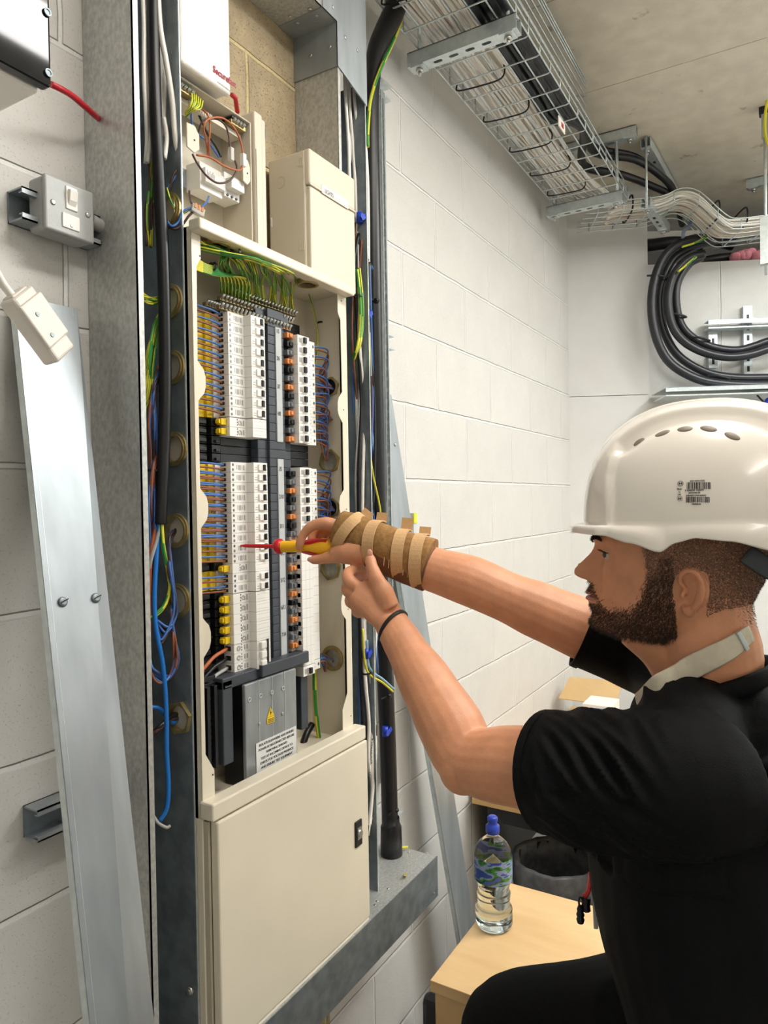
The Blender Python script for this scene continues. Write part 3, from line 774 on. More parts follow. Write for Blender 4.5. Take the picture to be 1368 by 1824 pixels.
def tie(p, r, ax, lab, mt=None, grp=None):
    ax = V(ax).normalized(); u = ax.orthogonal().normalized()
    M_ = frame(p, u, ax.cross(u))
    q = MB().ring(V((0, 0, -.002)), V((0, 0, .002)), r, r*.86, 18, M=M_).box((r*.9, -.003, -.003), (r*1.25, .003, .003), M=M_)
    return tag(q.build('cable_tie', mt or black_p), lab, 'cable tie', grp)
tie(PZ(419, 450, ZT-.025), .012, (1, 0, -.2), 'black cable tie around the big earth bundle under the top cover bar')
tie(PY(379, 476, .905), .010, (1, 0, -.5), 'black cable tie around the small earth bundle at the left of the board')
tie(PY(574, 577, .957), .012, (.2, 0, 1), 'black cable tie around the earth bundle at the right of the board')

# ------------------------------------------------------------ wires on the left bank
def left_wire(o, dz, mt, lab, grp, dbl=0):
    z = o.location.z+dz*o.scale.z
    sg = random.uniform(-.001, .001)
    n = 2 if dbl else 1
    for k in range(n):
        e = (k-.5*(n-1))*.0022+sg
        pts = [V((.9985, .947, z)), V((.986, .942, z+.0002+e*.3)), V((.965, .939, z+.0015+e)), V((.930, .942, z+.003+e*1.6)), V((.893, .955, z+.002+e*1.6))]
        wire(pts, .0019, mt, lab, 'wire', grp, 'wire')
for bank_, dbl, nm in ((LU, 0, 'upper left bank'), (LL, 1, 'lower left bank'), (LM, 0, 'separate pair of breakers')):
    for i, o in enumerate(bank_):
        d_ = dbl and 0 < i < 8
        wh = '%s breaker from the top of the %s' % (ordn(i), nm) if len(bank_) > 2 else '%s breaker of the %s' % (('upper', 'lower')[i], nm)
        left_wire(o, .0130, w_blue, 'blue wire entering the '+wh, 'blue wires of the %s' % nm, d_)
        left_wire(o, .0050, w_brown, 'brown wire entering the '+wh, 'brown wires of the %s' % nm, d_)
for o, mt_, lab, dd in zip(MS, (w_orange, w_black, w_grey), ('thick brown incoming wire entering the topmost incoming pole', 'thick black incoming wire entering the middle incoming pole', 'thick grey incoming wire entering the lowest incoming pole'), (1, 1, 1)):
    z = o.location.z+.009
    wire([V((.9985, .947, z)), V((.980, .941, z-.001)), V((.955, .938, z-.006)), V((.930, .937, z-.020)), V((.915, .942, z-.034)), V((.900, .96, z-.045))], .0034, mt_, lab)
wire([PY(368, 1348, .93), PY(384, 1336, .945)], .0035, w_bblue, 'short blue wire end poking out by the black comb', sub=1)
# ------------------------------------------------------------ wires on the right bank
bt_ = {0: rh[0], 1: rh[1], 2: rh[2]}
def right_wires(bank_, tgt, nm, skip=()):
    for i, o in enumerate(bank_):
        for k, (mt_, cn) in enumerate(((w_brown, 'brown'), (w_blue, 'blue'))):
            z = o.location.z+.0055+k*.0065; j = random.uniform(-.006, .006)
            bul = .006+.012*random.random()
            pts = [V((RBX+.0835, .940, z)), V((RBX+.098, .934, z+.002)), V((RBX+.112+bul*.9, .930-bul*.3, z-.004+j)), V((RBX+.120+bul*.6, .936, z-.030+j)), V((RBX+.125+j, .948, z*.35+tgt.z*.65+j)), V((RBX+.137, tgt.y-.004+j*.5, tgt.z+j)), V((BX1+.003, tgt.y+j*.8, tgt.z+j*.5))]
            wire(pts, .0018, mt_, '%s wire looping from the %s breaker of the %s' % (cn, ordn(i), nm), 'wire', '%s wires of the %s' % (cn, nm))
up_t = PX(590, 690, BX1)
right_wires(RU[:5], up_t, 'upper right bank, upper half')
right_wires(RU[5:], PX(588, 745, BX1), 'upper right bank, lower half')
right_wires(RL, PX(592, 905, BX1), 'lower right bank')
for p_, lb in ((up_t, 'upper'), (PX(592, 905, BX1), 'lower')):
    q = MB().ring((BX1-.008, p_.y, p_.z), (BX1-.002, p_.y, p_.z), .0235, .0175, 30, nout=6).cyl((BX1-.003, p_.y, p_.z), (BX1-.002, p_.y, p_.z), .0176, 20, mi=1)
    q.build('brass_bush', [brass, black_p], bd)
for k, (mt_, cn) in enumerate(((w_brown, 'brown'), (w_blue, 'blue'))):
    z = RB[0].location.z+.005+k*.007; tg = rh[2]
    wire([V((RBX+.0835, .940, z)), V((RBX+.100, .937, z+.006)), V((RBX+.112, .935, z+.001)), V((RBX+.115, .94, z-.02)), V((RBX+.122, .955, tg.z+.012)), V((BX1-.002, tg.y+.002, tg.z-.004)), V((BX1+.003, tg.y+.004, tg.z-.010))], .0022, mt_, '%s wire from the lone breaker into the lowest brass bush' % cn)
wire([PY(560, 1160, .965), PY(561, 1240, .962), PY(565, 1290, .96), PY(572, 1340, .955)], .0050, 'earth', 'thick green and yellow earth cable beside the incomer shroud')
wire([PY(556, 1290, .975), PY(545, 1310, .972), PY(533, 1350, .968)], .008, w_black, 'thick black cable rising under the incomer shroud')

# ------------------------------------------------------------ left trunking cables
yT = .925
def tw(pts, r, mt, lab, grp=None, name='wire', sub=6):
    jt = 1.6 if grp else 0
    return wire([PY(p[0]+random.uniform(-jt, jt), p[1]+random.uniform(-jt, jt)*2, (p[2] if len(p) > 2 else yT)+random.uniform(-jt, jt)*.004) for p in pts], r, mt, lab, 'cable' if name == 'cable' else 'wire', grp, name, sub=sub)
tw([(272, -60, .925), (273, 60, .925), (277, 200, .922), (284, 330, .918), (291, 480, .915), (294, 620, .915), (294, 720, .915), (291, 820, .917), (287, 905, .92), (286, 933, .922)], .0105, w_black, 'thick black sheathed cable hanging down the left trunking, cut off above a brass bush', name='cable')
tw([(286, 930, .922), (280, 960, .925), (268, 1000, .93), (263, 1040, .94)], .0035, w_grey, 'grey core leaving the cut end of the thick black cable')
tw([(287, 930, .92), (291, 975, .92), (300, 1020, .92), (302, 1050, .92), (292, 1080, .922), (272, 1099, .928), (255, 1103, .94)], .0036, 'earth', 'green and yellow core curving left from the cut black cable')
tw([(283, 930, .924), (280, 970, .926), (275, 1060, .925), (278, 1120, .923), (290, 1185, .92), (296, 1260, .92), (297, 1340, .92), (300, 1400, .92), (297, 1440, .922), (285, 1462, .928)], .0040, w_bblue, 'long bright blue wire hanging down the left trunking')
tw([(278, 935, .928), (268, 1000, .932), (265, 1150, .934), (263, 1280, .936), (266, 1420, .938)], .0036, w_orange, 'orange brown core running down the left edge of the trunking')
tw([(272, 1452, .935), (282, 1466, .928), (296, 1474, .922), (303, 1471, .92)], .0028, w_grey, 'short grey wire end curling out below the blue wire')
for i in range(9):
    x = 256+i*4.2; j = random.uniform(-3, 3)
    tw([(x-3, -60, .93+.006*(i % 3)), (x+j*.3, 40, .93+.006*(i % 3)), (x+j*.5+2, 140, .935+.004*(i % 2)), (min(x+7, 290), 240, .935)]+([(x+4, 290+i*3, .94)] if i < 6 else []), .0036, w_white, 'white sheathed cable hanging in the left trunking behind the black one', 'white cables in the left trunking', 'cable')
tw([(279, -60, .918), (284, 40, .918), (296, 110, .915), (307, 180, .912), (312, 240, .91), (319, 281, .91)], .0050, w_white, 'flat white cable bending right and stripped beside the partition', name='cable')
tw([(292, 210, .925), (297, 245, .922), (293, 283, .92)], .0040, w_white, 'short white cable with torn sheath end left of the flat white cable', name='cable')
for mt_, e, cn in ((w_blue, 0, 'blue'), (w_dbrown, 5, 'dark brown')):
    tw([(318, 280, .91), (320-e*.2, 292+e*.5, .909), (314-e, 312, .912), (302, 330+e, .918), (294, 345, .925)], .0019, mt_, '%s core leaving the stripped white cable' % cn)
tw([(297, 335, .92), (303, 355, .915), (312, 372, .91), (325, 380, .905), (338, 372, .90), (346, 366, .895)], .0019, 'earth', 'thin earth core sweeping to the small connector on the open box')
tw([(296, 392, .92), (306, 403, .91), (318, 395, .905), (325, 378, .90), (336, 372, .895), (348, 372, .89)], .0021, w_blue, 'blue wire looping from the trunking to the small connector')
tw([(296, 398, .92), (310, 408, .91), (325, 400, .902), (336, 385, .895), (350, 372, .89)], .0021, w_dbrown, 'dark brown wire looping from the trunking to the small connector')
# earth groups in the left trunking
for i in range(10):
    j = i*1.7
    tw([(266+j*.9, 285+j, .94), (265+j*.6, 330, .938), (259+j, 380, .94), (262+j*.6, 440, .945)], .0020, 'earth' if i % 3 else w_dbrown, 'wire in the bundle falling left of the thick black cable near the switch' , 'upper wires in the left trunking')
for i in range(8):
    j = i*2.2
    tw([(250, 520+j, .94), (268, 528+j*.9, .936), (285, 530+j*.6, .93), (298, 534+j*.3, .94)], .0021, 'earth', 'earth wire crossing into the second brass bush', 'earth wires at the second bush')
for i in range(10):
    j = i*2.6
    tw([(290+i*.5, 545+j*.3, .94), (276+j*.3, 575, .935), (264+j*.4, 625+j, .935), (258+j*.5, 680+j, .94), (256, 720+j, .945)], .0020, 'earth', 'earth wire sweeping down behind the black cable below the second bush', 'earth wires below the second bush')
for i in range(26):
    j = random.uniform(0, 14); c = (w_blue, w_dbrown, w_blue, w_brown)[i % 4]; cn = ('blue', 'dark brown', 'blue', 'brown')[i % 4]
    tg_ = bush_z[2] if i < 15 else bush_z[3]; sy = 656 if i < 15 else 800
    tw([(303, sy+random.uniform(-6, 6), .955), (285+j*.3, sy+random.uniform(-8, 10), .94), (272+j*.4, sy+30+j, .93), (264+j, sy+90+j, .93), (266+j*.9, sy+150, .935), (270+j*.6, sy+210+random.uniform(0, 40), .94)], .0020, c, '%s wire in the tangled bundle behind the black cable' % cn, '%s wires tangled in the left trunking' % cn)
for i in range(8):
    c = (w_blue, w_dbrown)[i % 2]; cn = ('blue', 'dark brown')[i % 2]; j = i*2
    tw([(312, 940+j*.6, .94), (302, 955+j, .925), (304-j*.4, 1000+j, .918), (312-j*.2, 1060, .916), (315-j*.6, 1090+j, .918), (300-j, 1118+j*2, .922), (280, 1105+j, .93)], .0021, c, '%s wire hanging from the fifth brass bush' % cn, '%s wires hanging from the fifth bush' % cn)
for i in range(8):
    c = (w_blue, w_brown)[i % 2]; cn = ('blue', 'brown')[i % 2]; j = i*2
    tw([(314, 1068+j*.5, .94), (306, 1085+j, .922), (312-j*.3, 1140, .918), (318-j*.8, 1175+j, .918), (305-j, 1205+j*.8, .92), (276, 1190+j*1.5, .932), (266, 1172+j, .94)], .0021, c, '%s wire looping from the sixth brass bush' % cn, '%s wires looping from the sixth bush' % cn)
for i, (c, cn) in enumerate(((w_black, 'black'), (w_black, 'black'), (w_dbrown, 'dark brown'), (w_bblue, 'blue'))):
    tw([(320, 1270+i*3, .945), (306, 1272+i*5, .93), (285, 1290+i*5-(40 if i == 3 else 0), .928), (266, 1310+i*3-(60 if i == 3 else 0), .938)], .0036, c, '%s cable running into the lowest brass bush' % cn, 'cables into the lowest bush')
tie(PY(275, 838, .932), .013, (0, 0, 1), 'black cable tie around the tangled bundle in the left trunking')

# ------------------------------------------------------------ devices above the board
zb = ZT+.001
p = PY(337, 120, .90); p2 = PY(413, 172, .90); zS = (p.z+p2.z)/2
sb = thing('junction_box', 'plain white box with red lettering fixed above the board', 'box', ((p.x+p2.x)/2, WY, zS))
MB().box((TX1+.004, .900, zS), (p2.x, .915, zS+.26)).build('lid', white_p, sb, bevel=.007, seg=4)
MB().box((TX1+.006, .915, zS+.004), (p2.x-.002, WY-.001, zS+.256)).build('body', white_p, sb, bevel=.003)
tx = PY(379, 119, .8995)
text('Securefast', .0165, frame((tx.x, .8990, tx.z-.008), (1, 0, -.02), (0, 0, 1)), mat('red_print', 'A02040', .5), sb, sx=.86, bold=.0003)
text('www.securefast.co.uk', .0045, frame((tx.x+.010, .8990, tx.z-.022), (1, 0, -.02), (0, 0, 1)), print_g, sb)
wire([PY(412, 168, .93), PY(419, 175, .93), PY(421, 187, .94), PY(423, 200, .95)], .0045, w_red, 'short red cable under the white box with red lettering', name='cable')
# the open box
p1 = PY(447, 208, .925); zO1 = zS-.004; ox0, ox1 = TX1+.006, p1.x
ob = thing('open_enclosure', 'open cream consumer unit box above the board with loose wires inside', 'electrical box', ((ox0+ox1)/2, WY, zb))
q = MB().box((ox0, WY-.02, zb), (ox1, WY-.016, zO1)).box((ox1-.003, .925, zb), (ox1, WY-.016, zO1)).box((ox0, .925, zb), (ox0+.003, WY-.016, zO1)).box((ox0, .925, zb), (ox1, WY-.016, zb+.003)).box((ox0, .925, zO1-.003), (ox1, WY-.016, zO1))
q.build('case', cream_p, ob, bevel=.0015)
for (px, py, w_) in ((341, 248, .017), (437, 308, .012)):
    pp = PY(px, py, .924)
    MB().prism([(pp.x-w_*.7, .922, pp.z-.018), (pp.x+w_*.3, .922, pp.z-.022), (pp.x+w_, .922, pp.z-.012), (pp.x+w_, .922, pp.z+.014), (pp.x+w_*.4, .922, pp.z+.026), (pp.x-w_*.7, .922, pp.z+.024)], (0, .003, 0)).cyl((pp.x+w_*.3, .9225, pp.z), (pp.x+w_*.3, .921, pp.z), .0018, 10, mi=1).build('fixing_lug', [cream_p, black_p], ob, bevel=.001)
# terminals along the top
za = zO1-.014
for (x0, x1, c, nm) in ((ox0+.004, ox0+.055, w_green, 'green_strip'), (ox1-.048, ox1-.008, print_b, 'black_strip')):
    MB().box((x0, .930, za+.004), (x1, .955, za+.0075)).build(nm, c, ob)
    MB().box((x0, .932, za-.006), (x1, .950, za+.003)).build('terminal_block', brass, ob, bevel=.0006)
    n = int((x1-x0)/.0085)
    for i in range(n): MB().cyl((x0+.005+i*.0085, .933, za-.001), (x0+.005+i*.0085, .925, za+.003), .003, 9).build('terminal_screw', steel, ob)
q = MB().box((ox0+.004, .945, za-.016), (ox1-.008, .975, za-.007))
for i in range(14): q.box((ox0+.058+i*.0042, .943, za-.015), (ox0+.060+i*.0042, .946, za-.006))
q.build('comb_holder', cream_p, ob)
c0 = PY(352, 285, .955); c1 = PY(420, 366, .955)
ct = thing('contactor', 'white modular contactor on a rail in the open cream box', 'contactor', ((c0.x+c1.x)/2, .955, c1.z))
wct = c1.x-c0.x
zc0 = c1.z-.004; zc1 = c0.z-.002
MB().box((c0.x, .950, zc0), (c0.x+wct*.58, .985, zc1)).box((c0.x+.004, .94, zc0+.012), (c0.x+wct*.56, .951, zc1-.012)).build('body', wht_dev, ct, bevel=.001)
MB().box((c0.x+wct*.58, .945, zc0+.006), (c0.x+wct*1.0, .985, zc1+.002)).box((c0.x+wct*.62, .930, zc0+.020), (c0.x+wct*.98, .946, zc1-.010)).build('relay_body', wht_dev, ct, bevel=.001)
q = MB()
for i in range(6): q.box((c0.x+.008+i*.0035, .9395, zc0+.018), (c0.x+.0095+i*.0035, .9402, zc1-.016-.004*(i % 2)))
q.build('print', print_g, ct)
q = MB()
for i in range(3): q.cyl((c0.x+wct*(.66+.12*i), .9455, zc0+.010), (c0.x+wct*(.66+.12*i), .943, zc0+.010), .0025, 10)
q.build('terminal_hole', black_p, ct)
q = MB().box((ox0+.003, .985, (zc0+zc1)/2-.017), (c0.x+.002, .997, (zc0+zc1)/2+.017)); tag(q.build('mounting_rail', galv_s), 'short grey mounting rail left of the contactor', 'rail')
cn = PY(352, 375, .888)
ctn = thing('lever_connector', 'clear lever connector with orange levers resting on the top cover bar', 'connector', cn, rot=(0, R(15), R(-15)))
MB().box((-.012, -.004, -.007), (.012, .006, .007)).build('housing', mat('clear_housing', 'E6E2DC', .2, trans=.4), ctn, bevel=.001, local=True)
for i in range(3): MB().box((-.009+i*.0065, -.0052, .000), (-.005+i*.0065, -.003, .0085)).build('lever', mat('orange_lever', 'D98A4A', .35), ctn, bevel=.0005, local=True)
def bwr(pts, r, mt_, lab, nm='wire'):
    return wire([PY(a[0], a[1], a[2] if len(a) > 2 else .915) for a in pts], r, mt_, lab, name=nm)
bwr([(370, 275, .94), (367, 250, .925), (363, 225, .915), (372, 212, .912), (395, 210, .91), (415, 225, .91), (428, 250, .91), (433, 275, .912)], .0017, w_orange, 'copper brown wire arching over the open box to a small white connector')
bwr([(352, 240, .93), (362, 215, .92), (385, 212, .915), (400, 222, .912), (407, 240, .912), (410, 268, .912)], .0017, w_dbrown, 'dark brown wire arching to the clear connector in the open box')
bwr([(372, 278, .94), (372, 255, .925), (374, 225, .92), (370, 205, .925), (360, 195, .94)], .0017, w_orange, 'copper brown wire rising behind the arches in the open box')
bwr([(343, 275, .92), (352, 292, .912), (368, 313, .91), (388, 326, .91), (408, 322, .91), (421, 305, .91), (420, 290, .91), (413, 280, .912)], .0019, w_dbrown, 'dark brown wire hanging in a deep loop across the contactor')
bwr([(350, 276, .92), (375, 281, .912), (398, 295, .91), (420, 303, .91), (430, 301, .91), (432, 288, .912)], .0019, w_orange, 'copper brown wire sagging across the contactor')
bwr([(340, 200, .95), (345, 230, .955), (372, 255, .955), (390, 280, .955)], .0019, w_blue, 'blue wire slanting down inside the open box')
bwr([(350, 195, .95), (368, 235, .956), (385, 262, .956), (394, 280, .955)], .0021, w_black, 'black wire slanting down inside the open box')
bwr([(337, 340, .93), (338, 352, .92), (341, 362, .905), (350, 370, .895)], .0017, w_dbrown, 'dark brown wire dropping to the lever connector')
bwr([(372, 350, .935), (368, 360, .915), (358, 370, .895)], .0019, w_blue, 'short pale blue wire from the contactor to the lever connector')
for i in range(6):
    bwr([(341+i*4, 162+i*3.5, .932), (342+i*3, 178+i*3, .925), (337+i*1.2, 192+i*1, .93), (331, 200+i*1.5, .95)], .0018, 'earth' if i % 2 else w_yellow, 'earth wire curling off the green terminal strip of the open box, %s from the left' % ordn(i), 'earth_wire')
for (px, py, M_, lab) in ((411, 275, mat('clear_housing', 'E6E2DC', .2, trans=.4), 'small clear inline connector on a brown wire'), (433, 286, white_p, 'small white inline connector on a copper brown wire')):
    pp = PY(px, py, .911); tag(MB().box((pp.x-.0045, .906, pp.z-.012), (pp.x+.0045, .915, pp.z+.012)).build('inline_connector', M_, bevel=.001), lab, 'connector')
# leaning cover piece
z1c = PY(468, 213, .94).z
lc = thing('enclosure_side_cover', 'narrow cream cover standing on edge between the open box and the large closed box', 'cover', (1.09, .96, zb))
xa, xb = PY(455, 300, .93).x, PY(478, 300, .93).x
q = MB().box((xa, .930, zb), (xa+(xb-xa)*.62, .98, z1c)); q.build('flat_panel', cream_p, lc, bevel=.004)
q = MB().box((xa+(xb-xa)*.66, .936, zb), (xb, .985, z1c-.004)); q.build('edge_panel', cream_p, lc, bevel=.002)
for (px, py) in ((476, 238), (486, 396)):
    pp = PX(px, py, xb-.012) if False else PY(px-2, py, .935)
    MB().prism([(v[0], .9350, v[1]) for v in slot(pp.x, pp.z, .005, .020)], (0, .0006, 0)).build('slot', mat('slot_shadow', '8C8678', .6), lc)
MB().box((xa+.002, .9285, zb+.02), (xa+.010, .9305, z1c-.075)).build('rib', cream_p, lc, bevel=.001)
# the closed box
fx0, fx1 = PY(551, 300, .892).x, PY(634, 400, .892).x; zl1 = PY(551, 262, .892).z
lb = thing('junction_box', 'large cream closed box with a handwritten label standing on the right of the board', 'box', ((fx0+fx1)/2, WY, zb))
MB().box((fx0, .905, zb), (fx1, WY-.018, zl1-.002)).build('body', cream_p, lb, bevel=.003)
MB().box((fx0+.001, .892, zl1-.075), (fx1-.001, .908, zl1)).build('upper_front', cream_p, lb, bevel=.005, seg=3)
MB().box((fx0+.004, .894, zb+.001), (fx1-.001, .908, zl1-.077)).build('front_flap', cream_p, lb, bevel=.003)
screw(PX(551-2, 334, fx0-.0003), (-1, 0, 0), .003, lb)
for (px, py) in ((537, 288), (540, 437)):
    for k in (0, 6):
        pp = PX(px-k, py, fx0-.0006); Ms = frame((fx0-.0004, pp.y, pp.z), (0, -1, 0), (0, 0, 1))
        MB().plate(slot(0, 0, .0045 if k else .0065, .020), [slot(0, 0, .003, .017)] if k == 0 else [], .0008, Ms).build('slot_rim', cream_p, lb)
pp = PX(500, 325, fx0); MB().ring((fx0+.0001, pp.y, pp.z), (fx0-.0005, pp.y, pp.z), .0125, .0118, 28).build('knockout', cream_p, lb)
pa = PY(573, 330, .8915); pb_ = PY(620, 352, .8915)
MB().box((pa.x, .8908, pa.z-.016), (pb_.x, .8922, pa.z+.002)).build('paper_label', mat('paper', 'F0EEE8', .6), lb)
text('LIGHTS', .0125, Mfront(pa.x+.010, pa.z-.012, .8905), print_b, lb, sx=.8)
MB().box((fx0+.0, .8905, zl1-.078), (fx1-.002, .894, zl1-.074)).build('flap_lip', cream_p, lb, bevel=.001)
# ------------------------------------------------------------ right trunking cables
random.seed(21)
gW = 'white cables in the right trunking'
for i in range(11):
    x = 614+i*2.6; y_ = .93+.012*(i % 3)
    tw([(x, 106+i*3, y_), (x+2, 180, y_), (x+6+i*.6, 260, y_), (x+10+i*.5, 330+i*2, y_), (x+16, 400+i*12, y_)], .0042, w_white, 'white sheathed cable coming down the right trunking under the elbow', gW, 'cable')
for i in range(22):
    c, cn = ((w_blue, 'blue'), (w_brown, 'brown'), (w_white, 'white'), (w_dbrown, 'dark brown'), (w_grey, 'grey'), (w_black, 'black'), (mat('pale_blue', '8FB8D8', .4), 'pale blue'))[i % 7]
    x = 630+i*1.45; y_ = .918+.03*random.random()
    J = lambda k: random.uniform(-k, k)
    tw([(x+2, 395+i*4, y_), (x-1+J(4), 480, y_), (x+J(5), 600, y_), (x+3+J(6), 720, y_+.003), (x+5+J(7), 850, y_), (x+6+J(7), 960, y_), (x+10+J(6), 1100, y_), (x+10+J(4), 1200, y_)]+([(x+8, 1300, y_), (x+4, 1420, y_)] if i % 5 == 0 else []), .0025 if i % 7 not in (2, 5) else .0042, c, '%s wire running down the right trunking beside the board' % cn, '%s wires in the right trunking' % cn)
tw([(636, 480, .91), (640, 520, .908), (642, 580, .908), (636, 620, .91), (630, 640, .925)], .0042, 'earth', 'thick earth cable curving down beside the top corner of the board')
tw([(640, 478, .91), (645, 530, .908), (646, 580, .908), (640, 618, .91), (630, 632, .925)], .0036, 'earth', 'earth cable curving beside the thick one at the top corner of the board')
tw([(655, 560, .92), (658, 640, .92), (655, 720, .925), (662, 830, .925), (676, 900, .92), (681, 950, .92)], .0026, w_yellow, 'yellow wire waving down the right trunking above the wrist')
tw([(646, 1120, .91), (648, 1160, .91), (652, 1190, .91), (662, 1205, .905), (680, 1215, .90), (700, 1232, .90)], .0028, w_yellow, 'yellow wire branching out behind the left forearm')
tw([(654, 1140, .91), (656, 1180, .91), (664, 1197, .905), (682, 1210, .90), (702, 1228, .90)], .0028, mat('pale_blue', '8FB8D8', .4), 'pale blue wire branching out behind the left forearm')
for i in range(3):
    x = 648+i*5
    tw([(x, 1100, .92), (x+3, 1200, .918), (x+9, 1290, .915), (x+9, 1350, .912), (664-i*1.5, 1420, .91), (656-i, 1490, .91)], .0046, w_white, 'white cable with black handwriting low in the right trunking', 'white cables low in the right trunking', 'cable')
tie(PY(652, 1199, .915), .012, (0, 0, 1), 'black cable tie low in the right trunking')
tie(PY(638, 527, .91), .009, (0, 0, 1), 'black cable tie around the earth cables at the top right corner of the board')
for (px, py, dx, lab) in ((648, 386, 13, 'blue tape wrapped on cables at the top of the right trunking'), (661, 560, 6, 'small blue tape wrap on a white cable in the right trunking'), (659, 1165, 8, 'blue tape wrap peeking out behind the left forearm'), (693, 1304, 14, 'torn blue tape flag on the thick black cable')):
    yy = .902 if py < 1300 else .936; pp = PY(px, py, yy); e = dx/1000
    q = MB().cyl((pp.x, yy+.012, pp.z-.012), (pp.x+.001, yy+.012, pp.z+.012), .008, 12)
    q.prism([(pp.x-e, yy, pp.z-.004), (pp.x-e*.3, yy, pp.z-.010), (pp.x+e, yy-.002, pp.z+.002), (pp.x+e*.8, yy, pp.z+.012), (pp.x+e*.1, yy, pp.z+.007), (pp.x-e*.8, yy, pp.z+.006)], (0, .0015, 0))
    tag(q.build('blue_tape', blue_tape), lab, 'tape')
pp = PY(668, 1300, .909); MB()
q = MB().cyl(PY(668, 1290, .912), PY(667, 1310, .912), .0062, 12); tag(q.build('brown_tape', mat('brown_tape', '3A2218', .5)), 'dark brown tape band on the white cables low in the right trunking', 'tape')
hw = thing('cable_marking', 'black handwriting running up the white cables low in the right trunking', 'writing', PY(660, 1400, .905))
for s_, px, py, ang in (('KOCETTIM 4', 663, 1360, 84), ('RE DIMONNT', 656, 1424, 78)):
    a = PY(px, py, .9055); text(s_, .0105, frame(a, (math.cos(R(ang)), 0, math.sin(R(ang))), (-math.sin(R(ang)), 0, math.cos(R(ang)))), print_b, hw)
q = MB().box((RX1-.03, .905, PY(656, 1485, .905).z-.018), (RX1-.018, .912, PY(656, 1485, .905).z+.018)); tag(q.build('plastic_clip', black_p), 'small black clip beside the door lock inside the right trunking', 'clip')

# the thick black cable on the wall right of the trunking
pts = [PY(712, -10, .93), PY(700, 25, .945), PY(683, 60, .955), PY(668, 100, .96), PY(661, 160, .962), PY(660, 230, .962), PY(663, 400, .962), PY(668, 700, .962), PY(676, 1000, .962), PY(690, 1300, .962), PY(695, 1480, .962)]
wire(pts, [.030, .029, .027, .022, .022, .022, .022, .022, .022, .022], w_black, 'very thick black cable curving from the ceiling tray down the wall to the bottom trunking', 'cable', name='cable', n=14)
bz = PY(697, 1562, .962).z
q = MB().lathe([(.0225, .10), (.0235, .085), (.028, .075), (.0295, .0), (.022, 0)], Matrix.Translation((PY(697, 1500, .962).x, .962, ZBM+.001)), 24)
tag(q.build('cable_boot', black_p), 'black rubber boot where the thick black cable meets the bottom trunking', 'cable boot')
wire([PY(716, 36, .94), PY(700, 75, .935), PY(675, 130, .93), PY(660, 180, .93), PY(655, 235, .93), PY(655, 262, .93)], .0045, 'earth', 'green and yellow cable bending down beside the thick black cable at the top')
# slotted channel on the wall
xs_ = PY(680, 700, .98).x
zt_, zb_ = PY(675, 165, .98).z, PY(692, 1240, .98).z-.25
hol = []
z = zb_+.02
while z < zt_-.02: hol.append(slot(.0105, z, .006, .020)); z += .029
sc_ = thing('slotted_channel', 'tall perforated steel channel on the wall right of the trunking', 'channel', (xs_, .98, zb_))
MB().plate([(0, zb_), (.021, zb_), (.021, zt_), (0, zt_)], hol, .0015, Matrix(((1, 0, 0, xs_), (0, 0, 1, .968), (0, 1, 0, 0), (0, 0, 0, 1)))).build('slotted_face', mat('dull_channel', '8E9493', .5, .5, .1, 60), sc_)
MB().box((xs_+.021, .968, zb_), (xs_+.023, WY-.001, zt_)).build('side_wall', zinc, sc_)
for (px, py, lb_) in ((690, 165, 'steel strut stub on the wall at the top of the perforated channel'), (697, 610, 'steel strut stub on the wall beside the upper part of the perforated channel'), (712, 1460, 'steel strut stub on the wall low beside the thick black cable')):
    pp = PY(px, py, .985); t = thing('strut_stub', lb_, 'strut', (pp.x, WY, pp.z-.02), 'strut stubs behind the perforated channel')
    xa = xs_+.024 if py < 1000 else pp.x-.03
    for dz in (-.0205, .0155): MB().box((xa, .98, pp.z+dz), (pp.x+.012, WY-.001, pp.z+dz+.004)).build('flange', zinc, t)
    MB().box((xa, WY-.004, pp.z-.0165), (pp.x+.012, WY-.001, pp.z+.0155)).build('web', zinc, t)
for (px, py, lb_) in ((669, 535, 'black tie knob on the channel at the height of the earth bars'), (691, 1240, 'black tie knob on the channel behind the left forearm'), (704, 1444, 'black tie around the thick black cable near its foot')):
    pp = PY(px, py, .945); tag(MB().cyl(pp+V((-.002, 0, 0)), pp+V((.008, -.002, 0)), .006, 10).box(pp+V((-.03, .002, -.002)), pp+V((0, .004, .002))).build('cable_tie', black_p), lb_, 'cable tie')
pe = [PZ(706, 1545, ZBM+.02), PZ(703, 1510, ZBM+.06), PZ(706, 1490, ZBM+.05)]
wire([PY(703, 1440, .99), PY(706, 1500, .99), PY(708, 1545, .985)], .0035, w_green, 'green wire running down behind the thick black cable')
wire([PZ(708, 1515, ZBM+.006), PZ(716, 1510, ZBM+.012), PZ(726, 1509, ZBM+.008)], .0035, w_yellow, 'short yellow lug wire lying on the bottom trunking', sub=3)
tag(MB().cyl(PZ(722, 1558, ZBM+.001), PZ(722, 1558, ZBM+.012), .004, 8).build('brass_insert', mat('straw', 'C8B060', .5)), 'small straw coloured plug standing on the bottom trunking', 'plug')

